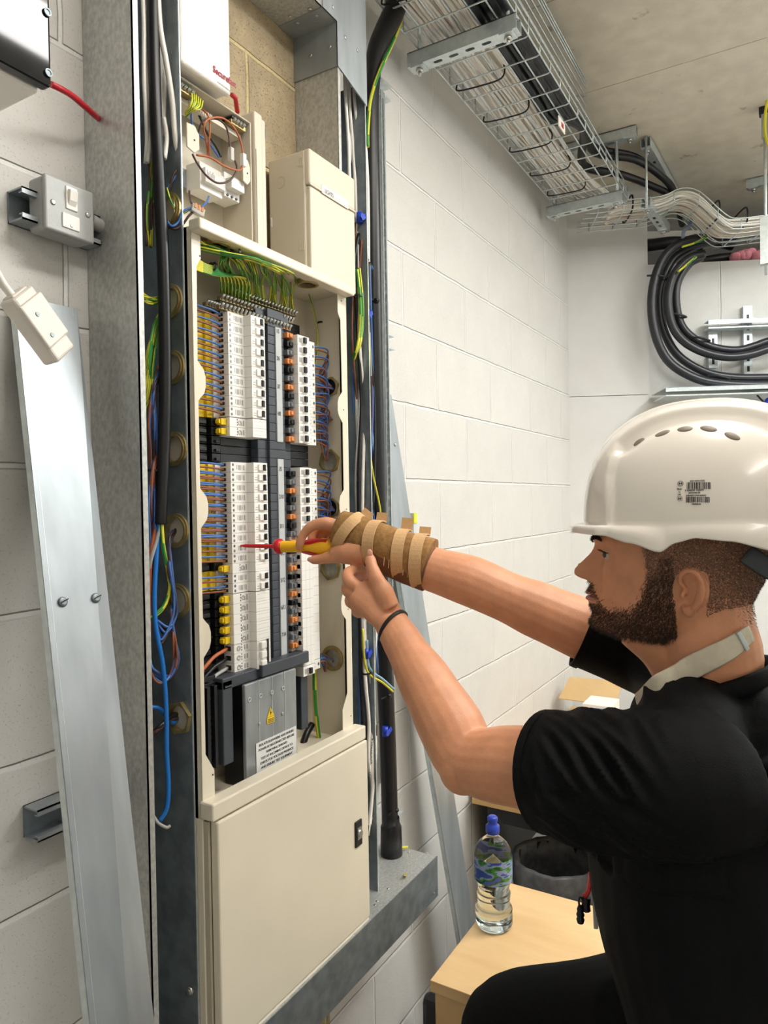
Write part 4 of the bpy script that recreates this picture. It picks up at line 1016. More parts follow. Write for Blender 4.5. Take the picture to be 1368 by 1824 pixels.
# ------------------------------------------------------------ leaning lids
def lid(TL, TR, BL, BR, name, lab, fl=.012, m_=galv_s, screws=None, hidez=0.0):
    """flat steel trunking lid with returned edges leaning on the wall, reaching the floor"""
    TL, TR, BL, BR = map(V, (TL, TR, BL, BR))
    def ext(T_, B_):
        d = B_-T_; return T_+d*((hidez-T_.z)/d.z)
    BL2, BR2 = ext(TL, BL), ext(TR, BR)
    t = thing(name, lab, 'trunking lid', (BL2+BR2)/2)
    nrm = (TR-TL).cross(BL2-TL).normalized()
    if nrm.y > 0: nrm = -nrm
    MB().prism([TL, TR, BR2, BL2], -nrm*.0015).build('face', m_, t)
    ax = (BL2-TL).normalized()
    u = (TR-TL).normalized()
    for (A, B_, s_) in ((TL, BL2, 1), (TR, BR2, -1)):
        MB().prism([A, A+u*s_*.0015, B_+u*s_*.0015, B_], -nrm*fl).build('returned_edge', zinc, t)
    for (A, B_, s_) in ((TL, BL2, 1), (TR, BR2, -1)):
        MB().prism([A+u*s_*.008+nrm*.0002, A+u*s_*.0088+nrm*.0002, B_+u*s_*.0088+nrm*.0002, B_+u*s_*.008+nrm*.0002], -nrm*.0006).build('crease', zinc, t)
    return t, nrm, TL, u
t, nr, TLp, uu = lid(PY(25, 525, 1.0), PY(137, 550, 1.0), PY(160, 1824, .775), PY(275, 1824, .775), 'metal_lid', 'long pale galvanised trunking lid with two slotted screws leaning at the far left', .014)
for (px, py) in ((112, 1072), (171, 1065)):
    p = PP(px, py, TLp+nr*.001, nr); so = screw(p, nr, .0075, t, 'slotted_screw', galv_d)
    MB().prism([p+nr*.0042+uu*-.006+V((0, 0, -.002)), p+nr*.0042+uu*.006+V((0, 0, .002)), p+nr*.0042+uu*.006+V((0, 0, .0035)), p+nr*.0042+uu*-.006+V((0, 0, -.0005))], nr*.0004).build('screw_slot', black_p, so)
t, nr, TLp, uu = lid(PY(657, 703, 1.0), PY(697, 703, 1.0), PY(822, 1690, .90), PY(852, 1690, .90), 'metal_lid', 'long bright galvanised trunking lid leaning on the white wall beside the desk', .014)
for (px, py) in ((688, 791), (704, 792)):
    screw(PP(px, py, TLp+nr*.001, nr), nr, .005, t)
t = thing('spirit_level', 'yellow edged level standing behind the wrist brace against the white wall', 'level', PY(738, 1000, .99))
a, c = PY(730, 914, .99), PY(742, 985, .97)
lvy = mat('safety_yellow', 'D8E02A', .4)
MB().box((a.x, .978, c.z-.3), (a.x+.017, .99, a.z)).build('body', mat('level_grey', 'C8CCD0', .4), t)
for i in range(6):
    z1 = a.z-i*.055; MB().box((a.x-.001, .976, z1-.03), (a.x+.018, .979, z1)).build('yellow_band', lvy, t) if i != 1 else None

# ------------------------------------------------------------ switch, rails, meter box, connector box at the left
z_t = PY(79, 308, .965).z; z_b = PY(79, 405, .965).z; xa, xb = PY(79, 350, .965).x, PY(166, 390, .965).x
sw = thing('switched_spur', 'grey metal clad switched fuse spur with a white rocker on a wall rail', 'switch', ((xa+xb)/2, WY, z_b))
MB().box((xa, .970, z_b), (xb, 1.006, z_t)).build('back_box', grey_p, sw, bevel=.006, seg=3)
MB().box((xa-.0005, .963, z_b-.0005), (xb+.0005, .971, z_t+.0005)).build('front_plate', grey_p, sw, bevel=.0035, seg=3)
a, c = PY(117, 332, .962), PY(138, 375, .962)
MB().box((a.x, .961, c.z-.003), (c.x, .964, a.z+.002)).build('switch_frame', white_p, sw, bevel=.001)
MB().prism([(a.x+.003, .9615, a.z-.002), (a.x+.003, .9545, (a.z)*.85+c.z*.15), (a.x+.003, .957, c.z+.010), (a.x+.003, .9615, c.z+.002)], (c.x-a.x-.006, 0, 0)).build('rocker', white_p, sw, bevel=.001)
a, c = PY(111, 381, .962), PY(142, 410, .962)
zf = (a.z+c.z)/2; MB().box((a.x, .961, zf-.011), (c.x, .9635, zf+.011)).build('fuse_carrier', white_p, sw, bevel=.0025)
screw(((a.x+c.x)/2, .961, zf-.006), (0, -1, 0), .0025, sw)
for (px, py) in ((94.5, 360), (156.5, 383)): screw(PY(px, py, .9628), (0, -1, 0), .0045, sw)
def rail(px0, py0, py1, x1, lab):
    p0 = PY(px0, py0, 1.0); p1 = PY(px0, py1, 1.0)
    t = thing('strut_channel', lab, 'strut channel', ((p0.x+x1)/2, WY, p1.z))
    MB().box((p0.x, WY-.004, p1.z), (x1, WY-.001, p0.z)).build('web', galv_d, t)
    for z_, s_ in ((p0.z, -1), (p1.z, 1)):
        MB().box((p0.x, .982, z_), (x1, WY-.001, z_+s_*.0025)).box((p0.x, .982, z_), (x1, .984, z_+s_*.009)).box((p0.x, .984, z_+s_*.007), (x1, .990, z_+s_*.009)).build('lip', galv_s, t)
    return t
rail(26, 336, 393, TX0-.002, 'short slotted strut channel behind the grey switch')
rail(54, 1440, 1497, TX0-.002, 'short strut channel on the wall low at the left behind the leaning lid')
pc = PY(185, 405, .985); wire([PY(160, 392, .985), PY(178, 402, .985), PY(190, 408, .985)], .011, w_grey, 'grey conduit stub between the switch and the left trunking', 'conduit', name='conduit', n=12, sub=2)
# meter box top left
fy = .88; xr = PY(91, 80, fy).x; zbm_ = PY(90, 155, fy).z
mb = thing('lidded_enclosure', 'white wall box with a glossy smoked lid at the top left corner', 'box', (xr-.12, WY, zbm_))
gloss = mat('smoked_lid', '141518', .05, 0, .3, 12, spec=.55)
MB().box((xr-.24, fy, zbm_), (xr, fy+.020, zbm_+.18)).build('lid', gloss, mb, bevel=.004)
MB().box((xr-.235, fy+.021, zbm_-.004), (xr-.006, WY-.001, zbm_+.18)).build('body', white_p, mb, bevel=.004)
for (px, py) in ((84, 22), (86, 130)): 
    p = PY(px, py, fy-.001); MB().ring(p, p+V((0, -.002, 0)), .0055, .0035, 18).cyl(p, p+V((0, -.001, 0)), .0034, 12).build('lid_screw', galv_d, mb)
wire([PY(91, 150, .94), PY(108, 158, .94), PY(128, 170, .95), PY(148, 187, .96), PY(166, 203, .97), PY(176, 212, .985)], .0048, w_red, 'red cable from the smoked lid box to the left trunking', name='cable')
# connector box
cbm = mat('milky_plastic', 'EDE6DC', .35, trans=.25)
A = PY(35, 535, .88); Bp = PY(100, 625, .88)
ax = (Bp-A).normalized(); 
Mc = frame(A.lerp(Bp, .5), ax, V((0, -1, .25)))
cb = thing('connector_box', 'milky white cable connector box dangling on a white cable at the left', 'connector box', A.lerp(Bp, .5))
L_ = (Bp-A).length*.62
MB().box((-L_, -.014, -.022), (L_, .014, .022), M=Mc).build('case', cbm, cb, bevel=.005, seg=3)
MB().box((-L_*.75, .013, -.0235), (L_*.55, .018, .0235), M=Mc).box((-L_*1.05, -.010, -.016), (-L_*.7, .010, .016), M=Mc).build('cover', cbm, cb, bevel=.003)
for x in (-L_*.35, L_*.3): MB().cyl(Mc @ V((x, .018, .006)), Mc @ V((x, .0192, .006)), .003, 10).build('screw', galv_d, cb)
wire([PY(-40, 430, .86), PY(-15, 470, .87), PY(5, 505, .875), PY(22, 527, .878)], .0055, w_white, 'white cable coming in from the left to the milky connector box', name='cable')

# ------------------------------------------------------------ ceiling basket trays
def strut(p0, p1, name, lab, w=.041, h=.041, nslots=4, slots_down=True):
    """strut channel from p0 to p1, slots in its underside, square washers and nuts at its ends"""
    p0, p1 = V(p0), V(p1); d = (p1-p0); Lh = d.length; d.normalize()
    M_ = frame(p0, d, V((0, 0, 1)).cross(d)); 
    t = thing(name, lab, 'strut', (p0+p1)/2)
    hol = [slot(Lh*(.28+.15*i), 0, .028, .012) for i in range(nslots)]
    MB().plate([(0, -w/2), (Lh, -w/2), (Lh, w/2), (0, w/2)], hol, .0025, M_).build('slotted_web', zinc, t)
    MB().box((0, -w/2, .0025), (Lh, -w/2+.0025, h), M=M_).box((0, w/2-.0025, .0025), (Lh, w/2, h), M=M_).box((0, -w/2, h-.0025), (Lh, -w/2+.009, h), M=M_).box((0, w/2-.009, h-.0025), (Lh, w/2, h), M=M_).build('flange', zinc, t)
    for x in (.03, Lh-.03):
        MB().box((x-.02, -.02, -.004), (x+.02, .02, 0), M=M_).build('square_washer', zinc, t, bevel=.0008)
        MB().cyl(M_ @ V((x, 0, -.012)), M_ @ V((x, 0, -.004)), .0105, 6).cyl(M_ @ V((x, 0, -.022)), M_ @ V((x, 0, -.012)), .005, 10).build('nut', steel, t)
    return t
def rod(x, y, z0, lab, z1=None):
    return tag(MB().cyl((x, y, z0), (x, y, z1 or ZC-.001), .005, 10).build('threaded_rod', zinc), lab, 'threaded rod', 'threaded rods holding the ceiling trays')
zS1 = CAMZ+1.253
strut((1.845, .655, zS1), (1.845, .985, zS1), 'strut_bracket', 'near slotted strut bracket carrying the ceiling basket tray')
rod(1.845, .685, zS1, 'threaded rod at the room end of the near tray bracket'); rod(1.845, .955, zS1, 'threaded rod at the wall end of the near tray bracket')
strut((3.12, .66, zS1), (3.12, .985, zS1), 'strut_bracket', 'far slotted strut bracket carrying the ceiling tray near the corner', nslots=5)
rod(3.12, .685, zS1, 'threaded rod at the room end of the far tray bracket'); rod(3.12, .955, zS1, 'threaded rod at the wall end of the far tray bracket')
strut((3.12, .60, ZC-.043), (3.12, .985, ZC-.043), 'strut_bracket', 'strut channel fixed to the ceiling above the far tray bracket')
zr = .0025
def basket(path, w, up_h, lab, nlong=6, step=.10, sides=(1, 1), right_h=None, right_until=None, cut=None):
    """welded wire basket along a path of (centre, across-vector); round wires"""
    t = thing('basket_tray', lab, 'cable tray', path[0][0])
    P = [V(p) for p, a in path]; A_ = [V(a).normalized() for p, a in path]
    for i in range(nlong):
        o_ = -w/2+w*i/(nlong-1)
        MB().tube([p+a*o_ for p, a in zip(P, A_)], zr, 6, 3).build('long_wire', zinc, t)
    for s_ in (-1, 1):
        if s_ == -1 and not sides[0] or s_ == 1 and not sides[1]: continue
        for hh in (up_h*.5, up_h): MB().tube([p+a*s_*w/2+V((0, 0, hh)) for p, a in zip(P, A_)], zr, 6, 3).build('side_wire', zinc, t)
    # cross wires at even steps
    S = [0]
    for i in range(1, len(P)): S.append(S[-1]+(P[i]-P[i-1]).length)
    s_ = step/2
    while s_ < S[-1]:
        i = max(k for k in range(len(S)) if S[k] <= s_); i = min(i, len(P)-2); f = (s_-S[i])/(S[i+1]-S[i])
        p = P[i].lerp(P[i+1], f); a = A_[i].lerp(A_[i+1], f).normalized()
        e0 = p-a*w/2; e1 = p+a*w/2
        pts = ([e0+V((0, 0, up_h))] if sides[0] else [])+[e0+V((0, 0, .003)), e0.lerp(e1, .03), e0.lerp(e1, .97), e1+V((0, 0, .003))]+([e1+V((0, 0, up_h))] if sides[1] else [])
        MB().tube([q+V((0, 0, -.004)) for q in pts], zr, 6, 1).build('cross_wire', zinc, t)
        s_ += step
    return t
zt = zS1+.052
basket([((1.30, .81, zt), (0, -1, 0)), ((2.2, .81, zt), (0, -1, 0)), ((3.25, .81, zt), (0, -1, 0))], .29, .055, 'long steel basket cable tray along the wall under the ceiling', 7, .10)
basket([((1.30, .665, zt+.10), (0, 0, 1)), ((2.0, .665, zt+.10), (0, 0, 1)), ((2.56, .665, zt+.10), (0, 0, 1))], .10, .03, 'narrow steel wire basket side standing above the long tray, ending in mid air', 4, .10, sides=(0, 1))
random.seed(5)
for i in range(30):
    y0 = .92-.0052*i+random.uniform(-.006, .006); z0 = zt+.006+random.random()*.030
    pts = []
    n = 9
    for k in range(n):
        x = 1.28+(3.16-1.28)*k/(n-1)
        pts.append(V((x, y0+random.uniform(-.010, .010)-.02*(k == n-1), z0+random.uniform(-.005, .008)+.004)))
    # the last stretch turns towards the back run
    e = PB(1128, 378-(i % 6)*2, .32+.004*(i % 5)); pts.append(e.lerp(pts[-1], .25)+V((0, 0, 0)))
    wire(pts, .0046, w_white, 'white cable lying in the long ceiling basket tray', 'cable', 'white cables in the long ceiling tray', 'cable', sub=4)
for i in range(4):
    y0 = .755-.022*i
    pts = [V((1.28+.235*k, y0+random.uniform(-.006, .006), zt+.018+.006*(i % 2)+random.uniform(-.003, .003))) for k in range(6)]
    if i < 2:
        pts += [V((2.62, .70, zt+.06)), PD(1060, 272-i*10, 3.0), PD(1130, 284-i*6, 3.1), PD(1175, 312, 3.2), PD(1200, 340+i*4, 3.35), PD(1215, 400, 3.7)]
    else:
        pts += [V((2.66, .70, zt+.05)), PD(1040, 290+i*2, 3.0), PD(1110, 312, 3.1), PD(1170, 335, 3.25), PD(1200, 350, 3.4)]
    wire(pts, .0155 if i != 1 else .013, w_black, 'thick black cable lying in the room side of the long ceiling tray', 'cable', 'thick black cables in the long ceiling tray', 'cable', n=10, sub=5)
for (x, lab) in ((1.62, 'nearest'), (2.08, 'second'), (2.30, 'third'), (2.55, 'fourth'), (2.78, 'fifth'), (3.0, 'farthest')):
    q = MB().tube([(x, .945, zt+.012), (x, .94, zt-.008), (x+.01, .86, zt-.010), (x+.01, .80, zt-.008), (x, .785, zt+.015), (x, .80, zt+.045)], .0026, 6, 4)
    tag(q.build('cable_tie', black_p), 'black cable tie round the white cables in the long tray, %s one' % lab, 'cable tie')
p = PY(995, 228, .67); pt = thing('cable_label', 'small white tag with a red mark on the tray side', 'tag', p)
MB().box((p.x-.045, .655, p.z-.016), (p.x+.02, .658, p.z+.016)).build('card', white_p, pt)
MB().box((p.x-.02, .6538, p.z-.008), (p.x+.0, .655, p.z+.006)).build('red_mark', w_red, pt)
# tray along the back wall
q0 = [(1035, 398, .30), (1100, 392, .30), (1165, 386, .30), (1200, 372, .30), (1232, 378, .30), (1275, 416, .30), (1300, 424, .30), (1368, 416, .30), (1440, 412, .30)]
path = [(PB(a, b_, c), bn) for a, b_, c in q0]
basket(path, .22, .045, 'steel basket tray dipping along the back wall at the top right', 5, .11)
for i in range(26):
    j = random.uniform(-.085, .085); dz = .012+random.random()*.055
    q1 = [(1080, 398, .30), (1100, 390, .30), (1165, 384, .30), (1200, 370, .30), (1232, 376, .30), (1275, 412, .30), (1300, 420, .30), (1368, 414, .30), (1450, 410, .30)]
    pts = [PB(a, b_, c)+bn*(j+random.uniform(-.006, .006))+V((0, 0, dz+random.uniform(-.003, .003))) for a, b_, c in q1]
    wire(pts, .0058, mat('ivory_sheath', 'DDD3C4', .45) if i % 3 else w_white, 'off white cable in the dipping tray along the back wall', 'cable', 'off white cables in the back wall tray', 'cable', sub=4)
for (px, py, lab) in ((1118, 378, 'black tie loop where the two trays meet'), (1268, 388, 'black tie on the dip of the back wall tray'), (1316, 400, 'black tie on the low part of the back wall tray')):
    p = PB(px, py+8, .30); M_ = frame(p, bn, (0, 0, 1))
    q = MB().tube([M_ @ V(v) for v in ((-.088, .0, 0), (-.088, .06, 0), (.0, .070, 0), (.088, .06, 0), (.09, .0, 0), (0, -.008, 0), (-.088, .0, 0))], .004, 6, 4)
    tag(q.build('cable_tie', black_p), lab, 'cable tie')
# hanger of the back tray
p0 = PB(1150, 368, .42); p1 = PB(1185, 415, .14); 
strut(p1+V((0, 0, .0)), p0+V((0, 0, 0)), 'strut_bracket', 'short slotted strut bracket under the start of the back wall tray', nslots=3)
zh = (p0.z+p1.z)/2
for (px, py, top) in ((1100, 262, 345), (1152, 265, 372)):
    a = PD(px, top, 3.05); rod(a.x, a.y, a.z, 'threaded rod hanging from the ceiling near the tray corner')
a, c = PZ(1150, 262, ZC-.045), PZ(1200, 350, ZC-.045)
strut(a, c, 'strut_bracket', 'strut channel on the ceiling running back above the tray corner', nslots=3)
a = PD(1340, 332, 3.0); c = PD(1400, 322, 2.9)
strut(PZ(1330, 338, ZC-.045), PZ(1400, 322, ZC-.045), 'strut_bracket', 'strut channel on the ceiling at the right edge of the view', nslots=1)
# hanging strut at the right edge with yellow cable
a = PZ(1362, 192, ZC-.001); d_ = (a-CP).dot(fwd)
hs = thing('hanging_strut', 'vertical strut and rod hanging from the ceiling at the right edge', 'strut', PD(1366, 490, d_))
e = PD(1366, 488, d_)
MB().box((a.x-.018, a.y-.02, a.z-.028), (a.x+.02, a.y+.02, a.z)).build('ceiling_foot', black_p, hs, bevel=.002)
MB().box((a.x-.012, a.y-.012, a.z-.12), (a.x+.012, a.y+.012, a.z-.028)).build('head', galv_s, hs)
MB().cyl((a.x, a.y, e.z), (a.x, a.y, a.z-.1), .006, 10).build('rod', zinc, hs)
MB().box((a.x-.016, a.y-.02, PD(1360, 470, d_).z), (a.x+.02, a.y+.02, PD(1360, 385, d_).z)).build('clamp', zinc, hs, bevel=.001)
wire([PD(1368, 172, d_-.05), PD(1363, 205, d_-.05), PD(1363, 240, d_-.05), PD(1372, 262, d_-.05), PD(1385, 270, d_-.05)], .006, w_yellow, 'yellow cable looped at the ceiling on the right edge', name='cable')
# ------------------------------------------------------------ back wall: coils, shelves, the opening
def coil(pts, off, r, lab):
    wire([PB(a, b_, off) for a, b_ in pts], r, mat('glossy_black_cable', '2A2B30', .35), lab, 'cable', name='cable', n=12)
coil([(1310, 432), (1262, 424), (1215, 432), (1180, 462), (1162, 520), (1165, 585), (1188, 640), (1235, 672), (1290, 684), (1368, 686), (1450, 682)], .15, .021, 'thick black cable in the coil on the back wall, outermost')
coil([(1300, 424), (1265, 430), (1225, 444), (1195, 468), (1176, 520), (1180, 580), (1205, 630), (1250, 660), (1300, 672), (1368, 673), (1450, 670)], .115, .020, 'thick black cable in the coil on the back wall, second from outside')
coil([(1255, 452), (1225, 462), (1200, 490), (1190, 530), (1196, 575), (1215, 605), (1250, 626), (1295, 636), (1335, 632), (1368, 622), (1440, 600)], .16, .020, 'thick black cable in the coil on the back wall, third from outside')
coil([(1250, 458), (1228, 470), (1208, 500), (1204, 535), (1212, 575), (1232, 600), (1268, 618), (1310, 624), (1345, 616), (1368, 608), (1440, 590)], .125, .019, 'thick black cable in the coil on the back wall, innermost')
for a_, b__ in (((1216, 440), (1235, 452)),): pass
wire([PB(1215, 440, .20), PB(1240, 432, .2), PB(1262, 420, .2)], .006, 'earth', 'green and yellow wire among the coil at the wall top')
wire([PB(1208, 484, .2), PB(1225, 470, .2), PB(1240, 457, .2)], .006, 'earth', 'second green and yellow wire inside the coil')
wire([PB(1232, 388, .2), PB(1228, 402, .2), PB(1218, 412, .2), PB(1216, 424, .2)], .008, mat('faded_blue', '7A84A0', .4), 'faded blue cable hanging from the back tray to the coil')
for (px, py, lab) in ((1172, 494, 'tie across the two outer coil cables'), (1203, 562, 'tie across the two inner coil cables'), (1245, 604, 'tie low on the inner coil cables'), (1280, 672, 'tie low on the outer coil cables')):
    p = PB(px, py, .14); tag(MB().tube([p+bw*-.05+V((0, 0, .01)), p+bn*.028, p+bw*.05+V((0, 0, -.01)), p-bn*.04], .005, 8, 4).build('cable_tie', mat('glossy_black_cable', '2A2B30', .35)), lab, 'cable tie')
def shelf(pxa, pya, pxb, pyb, off0, off1, lab, ups):
    a, c = PB(pxa, pya, off0), PB(pxb, pyb, off0)
    c = a+bw*((c-a).dot(bw)); z = a.z
    t = thing('wall_bracket', lab, 'bracket', a.lerp(c, .5))
    MB().prism([a, c, c+V((0, 0, -.020)), a+V((0, 0, -.020))], -bn*.003).prism([a, c, c-bn*(off0-.02), a-bn*(off0-.02)], V((0, 0, -.003))).build('horizontal_rail', zinc, t)
    MB().prism([a+V((0, 0, -.041)), c+V((0, 0, -.041)), c+V((0, 0, -.035)), a+V((0, 0, -.035))], -bn*off0*.8).build('lower_lip', zinc, t)
    for (px, pt_, pb__) in ups:
        u0 = PB(px, pt_, .03); u1 = PB(px, pb__, .03)
        s_ = bs(u0); 
        q = [C0+bn*.03+bw*(s_-.02)+V((0, 0, u1.z)), C0+bn*.03+bw*(s_+.02)+V((0, 0, u1.z)), C0+bn*.03+bw*(s_+.02)+V((0, 0, u0.z)), C0+bn*.03+bw*(s_-.02)+V((0, 0, u0.z))]
        MB().prism(q, -bn*.027).build('upright', zinc, t)
        n = int((u0.z-u1.z)/.05)
        qb = MB()
        for k in range(n):
            zz_ = u1.z+.03+k*.05; ctr = C0+bn*.0303+bw*s_+V((0, 0, zz_)); qb.prism([ctr+bw*-.006+V((0, 0, -.013)), ctr+bw*.006+V((0, 0, -.013)), ctr+bw*.006+V((0, 0, .013)), ctr+bw*-.006+V((0, 0, .013))], bn*.0006)
        if n: qb.build('slot', black_p, t)
    return t
shelf(1262, 570, 1460, 566, .085, 0, 'bright steel wall bracket behind the cable coil', [(1270, 590, 655), (1332, 545, 668)])
shelf(1186, 690, 1460, 684, .26, 0, 'lower steel shelf rail above the hard hat on the back wall', [(1336, 696, 760)])
# inside the opening
p = PB(1200, 428, -.5); q_ = PB(1400, 420, -.5)
MB().prism([PB(1150, 425, -.14), PB(1500, 415, -.14), PB(1500, 405, -.14), PB(1150, 412, -.14)], -bn*.1).build('trim_2', plain, kind='structure')
for i, (pa_, pb2, r_, lab) in enumerate((((1150, 438), (1250, 436), .03, 'dark pipe in the opening above the back wall, left'), ((1230, 470), (1345, 458), .022, 'dark pipe lying on top of the back wall'), ((1235, 428), (1305, 436), .03, 'fat dark cable end in the opening above the back wall'))):
    wire([PB(pa_[0], pa_[1], -.12), PB((pa_[0]+pb2[0])/2, (pa_[1]+pb2[1])/2-5, -.10), PB(pb2[0], pb2[1], -.12)], r_, w_black, lab, 'pipe', name='pipe', n=12)
p = PB(1355, 457, -.06)
q = MB()
for k in range(12): q.ball(p+bw*(.024*(k-5))+V((0, 0, .006*((k*5) % 4))), (.03, .03, .014+.006*(k % 3)), 10, 7, q=Quaternion((1, .3*(k % 3), .5, .2*k)).normalized())
tag(q.build('pink_cloth', mat('pink_cloth', 'D88A9A', .8, 0, .15, 60, .4, 90)), 'crumpled pink cloth lying on top of the back wall at the right edge', 'cloth')
p = PB(1368, 735, .2)
ex = thing('hanging_bottle', 'blue and yellow object hanging at the right edge behind the hard hat', 'object', p)
MB().ball(p+V((0, 0, .02)), (.025, .02, .05)).build('blue_top', blue_tape, ex); MB().ball(p+V((0, 0, -.05)), (.025, .02, .05)).build('yellow_base', yellow_p, ex)
wire([PB(1345, 700, .2), PB(1356, 712, .2), PB(1366, 722, .2)], .004, w_black, 'thin black cord holding the blue and yellow object', 'cord', name='cord')

# ------------------------------------------------------------ desks and what stands on and under them
beech = wood_mat('beech_laminate', 'D8B07C', 'E6C492', (12, 2.2, 12))
beech2 = wood_mat('beech_laminate_far', 'C8A068', 'D6B07A', (2, 14, 14))
frame_b = mat('dark_frame', '25272B', .45)
DZ = .73
fx = PZ(815, 1413, DZ).x
dk_ = thing('desk', 'beech topped desk with dark frame against the wall under the elbow', 'desk', (fx+.5, .6, 0))
MB().box((fx, .18, DZ-.025), (3.46, WY-.02, DZ)).build('desk_top', beech2, dk_, bevel=.002)
for (x, y) in ((fx+.03, .93), (fx+.03, .24), (3.3, .93)):
    MB().box((x, y-.025, 0), (x+.05, y+.025, DZ-.026)).build('leg', frame_b, dk_)
MB().box((fx+.03, .27, DZ-.085), (fx+.05, .90, DZ-.026)).box((fx+.09, .93, DZ-.30), (3.29, .945, DZ-.03)).build('frame_rail', frame_b, dk_)
a = PZ(1036, 1300, DZ)
def desk_sheet(corners, lab, h=.001, m_=None, name='paper_sheet', cat='paper', z=DZ):
    P_ = [PZ(px, py, z) for px, py in corners]
    return tag(MB().prism([p_+V((0, 0, .001)) for p_ in P_], V((0, 0, h))).build(name, m_ or mat('paper_white', 'F0F0EE', .6)), lab, cat)
desk_sheet([(828, 1410), (896, 1429), (960, 1400), (870, 1385)], 'white paper on the desk under the raised elbow')
card = mat('brown_card', 'C9A878', .7, 0, .04, 8)
a1, a2 = PZ(1000, 1262, DZ), PZ(1100, 1272, DZ)
bxx = PD(1050, 1245, 3.15)
tag(MB().prism([V((3.05, .62, DZ+.001)), V((3.40, .62, DZ+.001)), V((3.40, .96, DZ+.001)), V((3.05, .96, DZ+.001))], V((0, 0, .006))).build('cardboard_sheet', card), 'flat brown cardboard on the far desk', 'cardboard')
cbx = thing('cardboard_flap_box', 'open brown cardboard on the desk in the far corner', 'cardboard', (3.2, .8, DZ+.01))
P_ = [PD(995, 1245, 3.25), PD(1015, 1207, 3.35), PD(1110, 1215, 3.3), PD(1096, 1258, 3.15)]
MB().prism(P_, V((0, 0, .004))).build('flap', card, cbx)
MB().box((3.10, .70, DZ+.008), (3.36, .90, DZ+.03)).build('base', card, cbx)
p = PD(1075, 1262, 3.0)
sbx = thing('small_carton', 'small white carton with red and blue marks on the far desk', 'carton', p)
MB().box((p.x-.07, p.y-.05, p.z-.035), (p.x+.07, p.y+.07, p.z+.03)).build('body', white_p, sbx, bevel=.001)
for i, (m_, dz) in enumerate(((w_blue, .012), (w_red, -.004), (w_grey, -.018))):
    MB().box((p.x-.0706, p.y-.035, p.z+dz), (p.x-.0698, p.y+.04-.02*i, p.z+dz+.006)).build('printed_mark', m_, sbx)
desk_sheet([(940, 1290), (1000, 1272), (1060, 1275), (1060, 1300)], 'white paper behind the raised sleeve', .003)
desk_sheet([(968, 1277), (985, 1274), (992, 1277), (976, 1281)], 'scrap of yellow paper beside the white one', .004, lvy)
# the bin
bc = PD(990, 1540, 2.42); zt2 = PD(985, 1530, 2.42).z
bn_ = thing('waste_bin', 'dark waste bin with a grey black liner under the desk', 'bin', (bc.x, bc.y, 0))
MB().lathe([(.10, 0), (.115, .02), (.132, zt2-.03), (.135, zt2), (.128, zt2), (.108, .02), (0, .02)], Matrix.Translation((bc.x, bc.y, 0)), 32).build('bin_body', black_p, bn_)
lin_m = mat('bin_liner', '5C5E62', .32, 0, .3, 25, .8, 30)
MB().lathe([(.137, zt2-.10), (.146, zt2-.05), (.145, zt2+.002), (.138, zt2+.012), (.126, zt2+.004), (.120, zt2-.08), (.09, zt2-.3)], Matrix.Translation((bc.x, bc.y, 0)), 48, sq=lambda a_, z: 1+.025*math.sin(a_*7+z*30)+.015*math.sin(a_*17)).build('liner', lin_m, bn_)
# near desk
nd = thing('low_cabinet', 'pale beech cabinet top with the water bottle on it', 'cabinet', (1.6, .3, 0))
nx0 = PZ(810, 1762, DZ).x; ny1 = PZ(848, 1640, DZ).y; nx1 = PZ(925, 1577, DZ).x

MB().box((nx0, -.1, DZ-.025), (nx1, ny1, DZ)).build('top', beech, nd, bevel=.0015)
MB().box((nx0+.004, -.09, .03), (nx1-.01, ny1-.01, DZ-.026)).build('carcass', beech, nd)
BGX = PY(787, 1790, .90).x; BGZ = PY(797, 1776, .90).z
q = MB().box((BGX, .83, 0), (BGX+.05, .97, BGZ)); tag(q.build('toolbag', black_p, bevel=.02), 'black bag on the floor by the wall left of the beech cabinet', 'bag')
# water bottle
bp_ = PZ(880, 1648, DZ); Hb = .255; 
wb = thing('water_bottle', 'clear plastic water bottle with blue sports cap on the beech cabinet', 'bottle', (bp_.x, bp_.y, DZ+.001))
clr = mat('clear_plastic', 'F4F8F8', .05, trans=1.0, ior=1.2)
water = mat('water', 'EAF2F2', .02, trans=1.0, ior=1.33)
Mb = Matrix.Translation((bp_.x, bp_.y, DZ+.001))
ribs = [(.012, 0), (.038, .0), (.044, .010)]
for k in range(12):
    z = .014+k*.0062; base = .0445-.006*math.sin(math.pi*min(1, (z-.01)/.09)) if z > .05 else .0445
    ribs += [(base, z), (base-.0012, z+.003)]
ribs += [(.0365, .095), (.040, .108), (.0438, .118), (.0448, .13), (.0448, .170), (.0445, .178), (.042, .190), (.034, .204), (.022, .216), (.0135, .222), (.0135, .230)]
sc_h = Hb/.262
MB().lathe([(r_, z*sc_h) for r_, z in ribs], Mb, 40).build('bottle_body', clr, wb)
MB().lathe([(0, .003)]+[(r_-.002, z*sc_h+.001) for r_, z in ribs[1:]][:-7]+[(0, .176*sc_h)], Mb, 40).build('water', water, wb)
lbm = bpy.data.materials.new('bottle_label'); lbm.use_nodes = True; nt = lbm.node_tree
tc = nt.nodes.new('ShaderNodeTexCoord'); nz = nt.nodes.new('ShaderNodeTexNoise'); nz.inputs['Scale'].default_value = 38
mp = nt.nodes.new('ShaderNodeMapping'); mp.inputs['Scale'].default_value = (.6, .6, 1.6); nt.links.new(tc.outputs['Object'], mp.inputs[0]); nt.links.new(mp.outputs[0], nz.inputs['Vector'])
rr = nt.nodes.new('ShaderNodeValToRGB'); rr.color_ramp.interpolation = 'CONSTANT'; rr.color_ramp.elements[0].color = (*lin('2E4C9C'), 1)
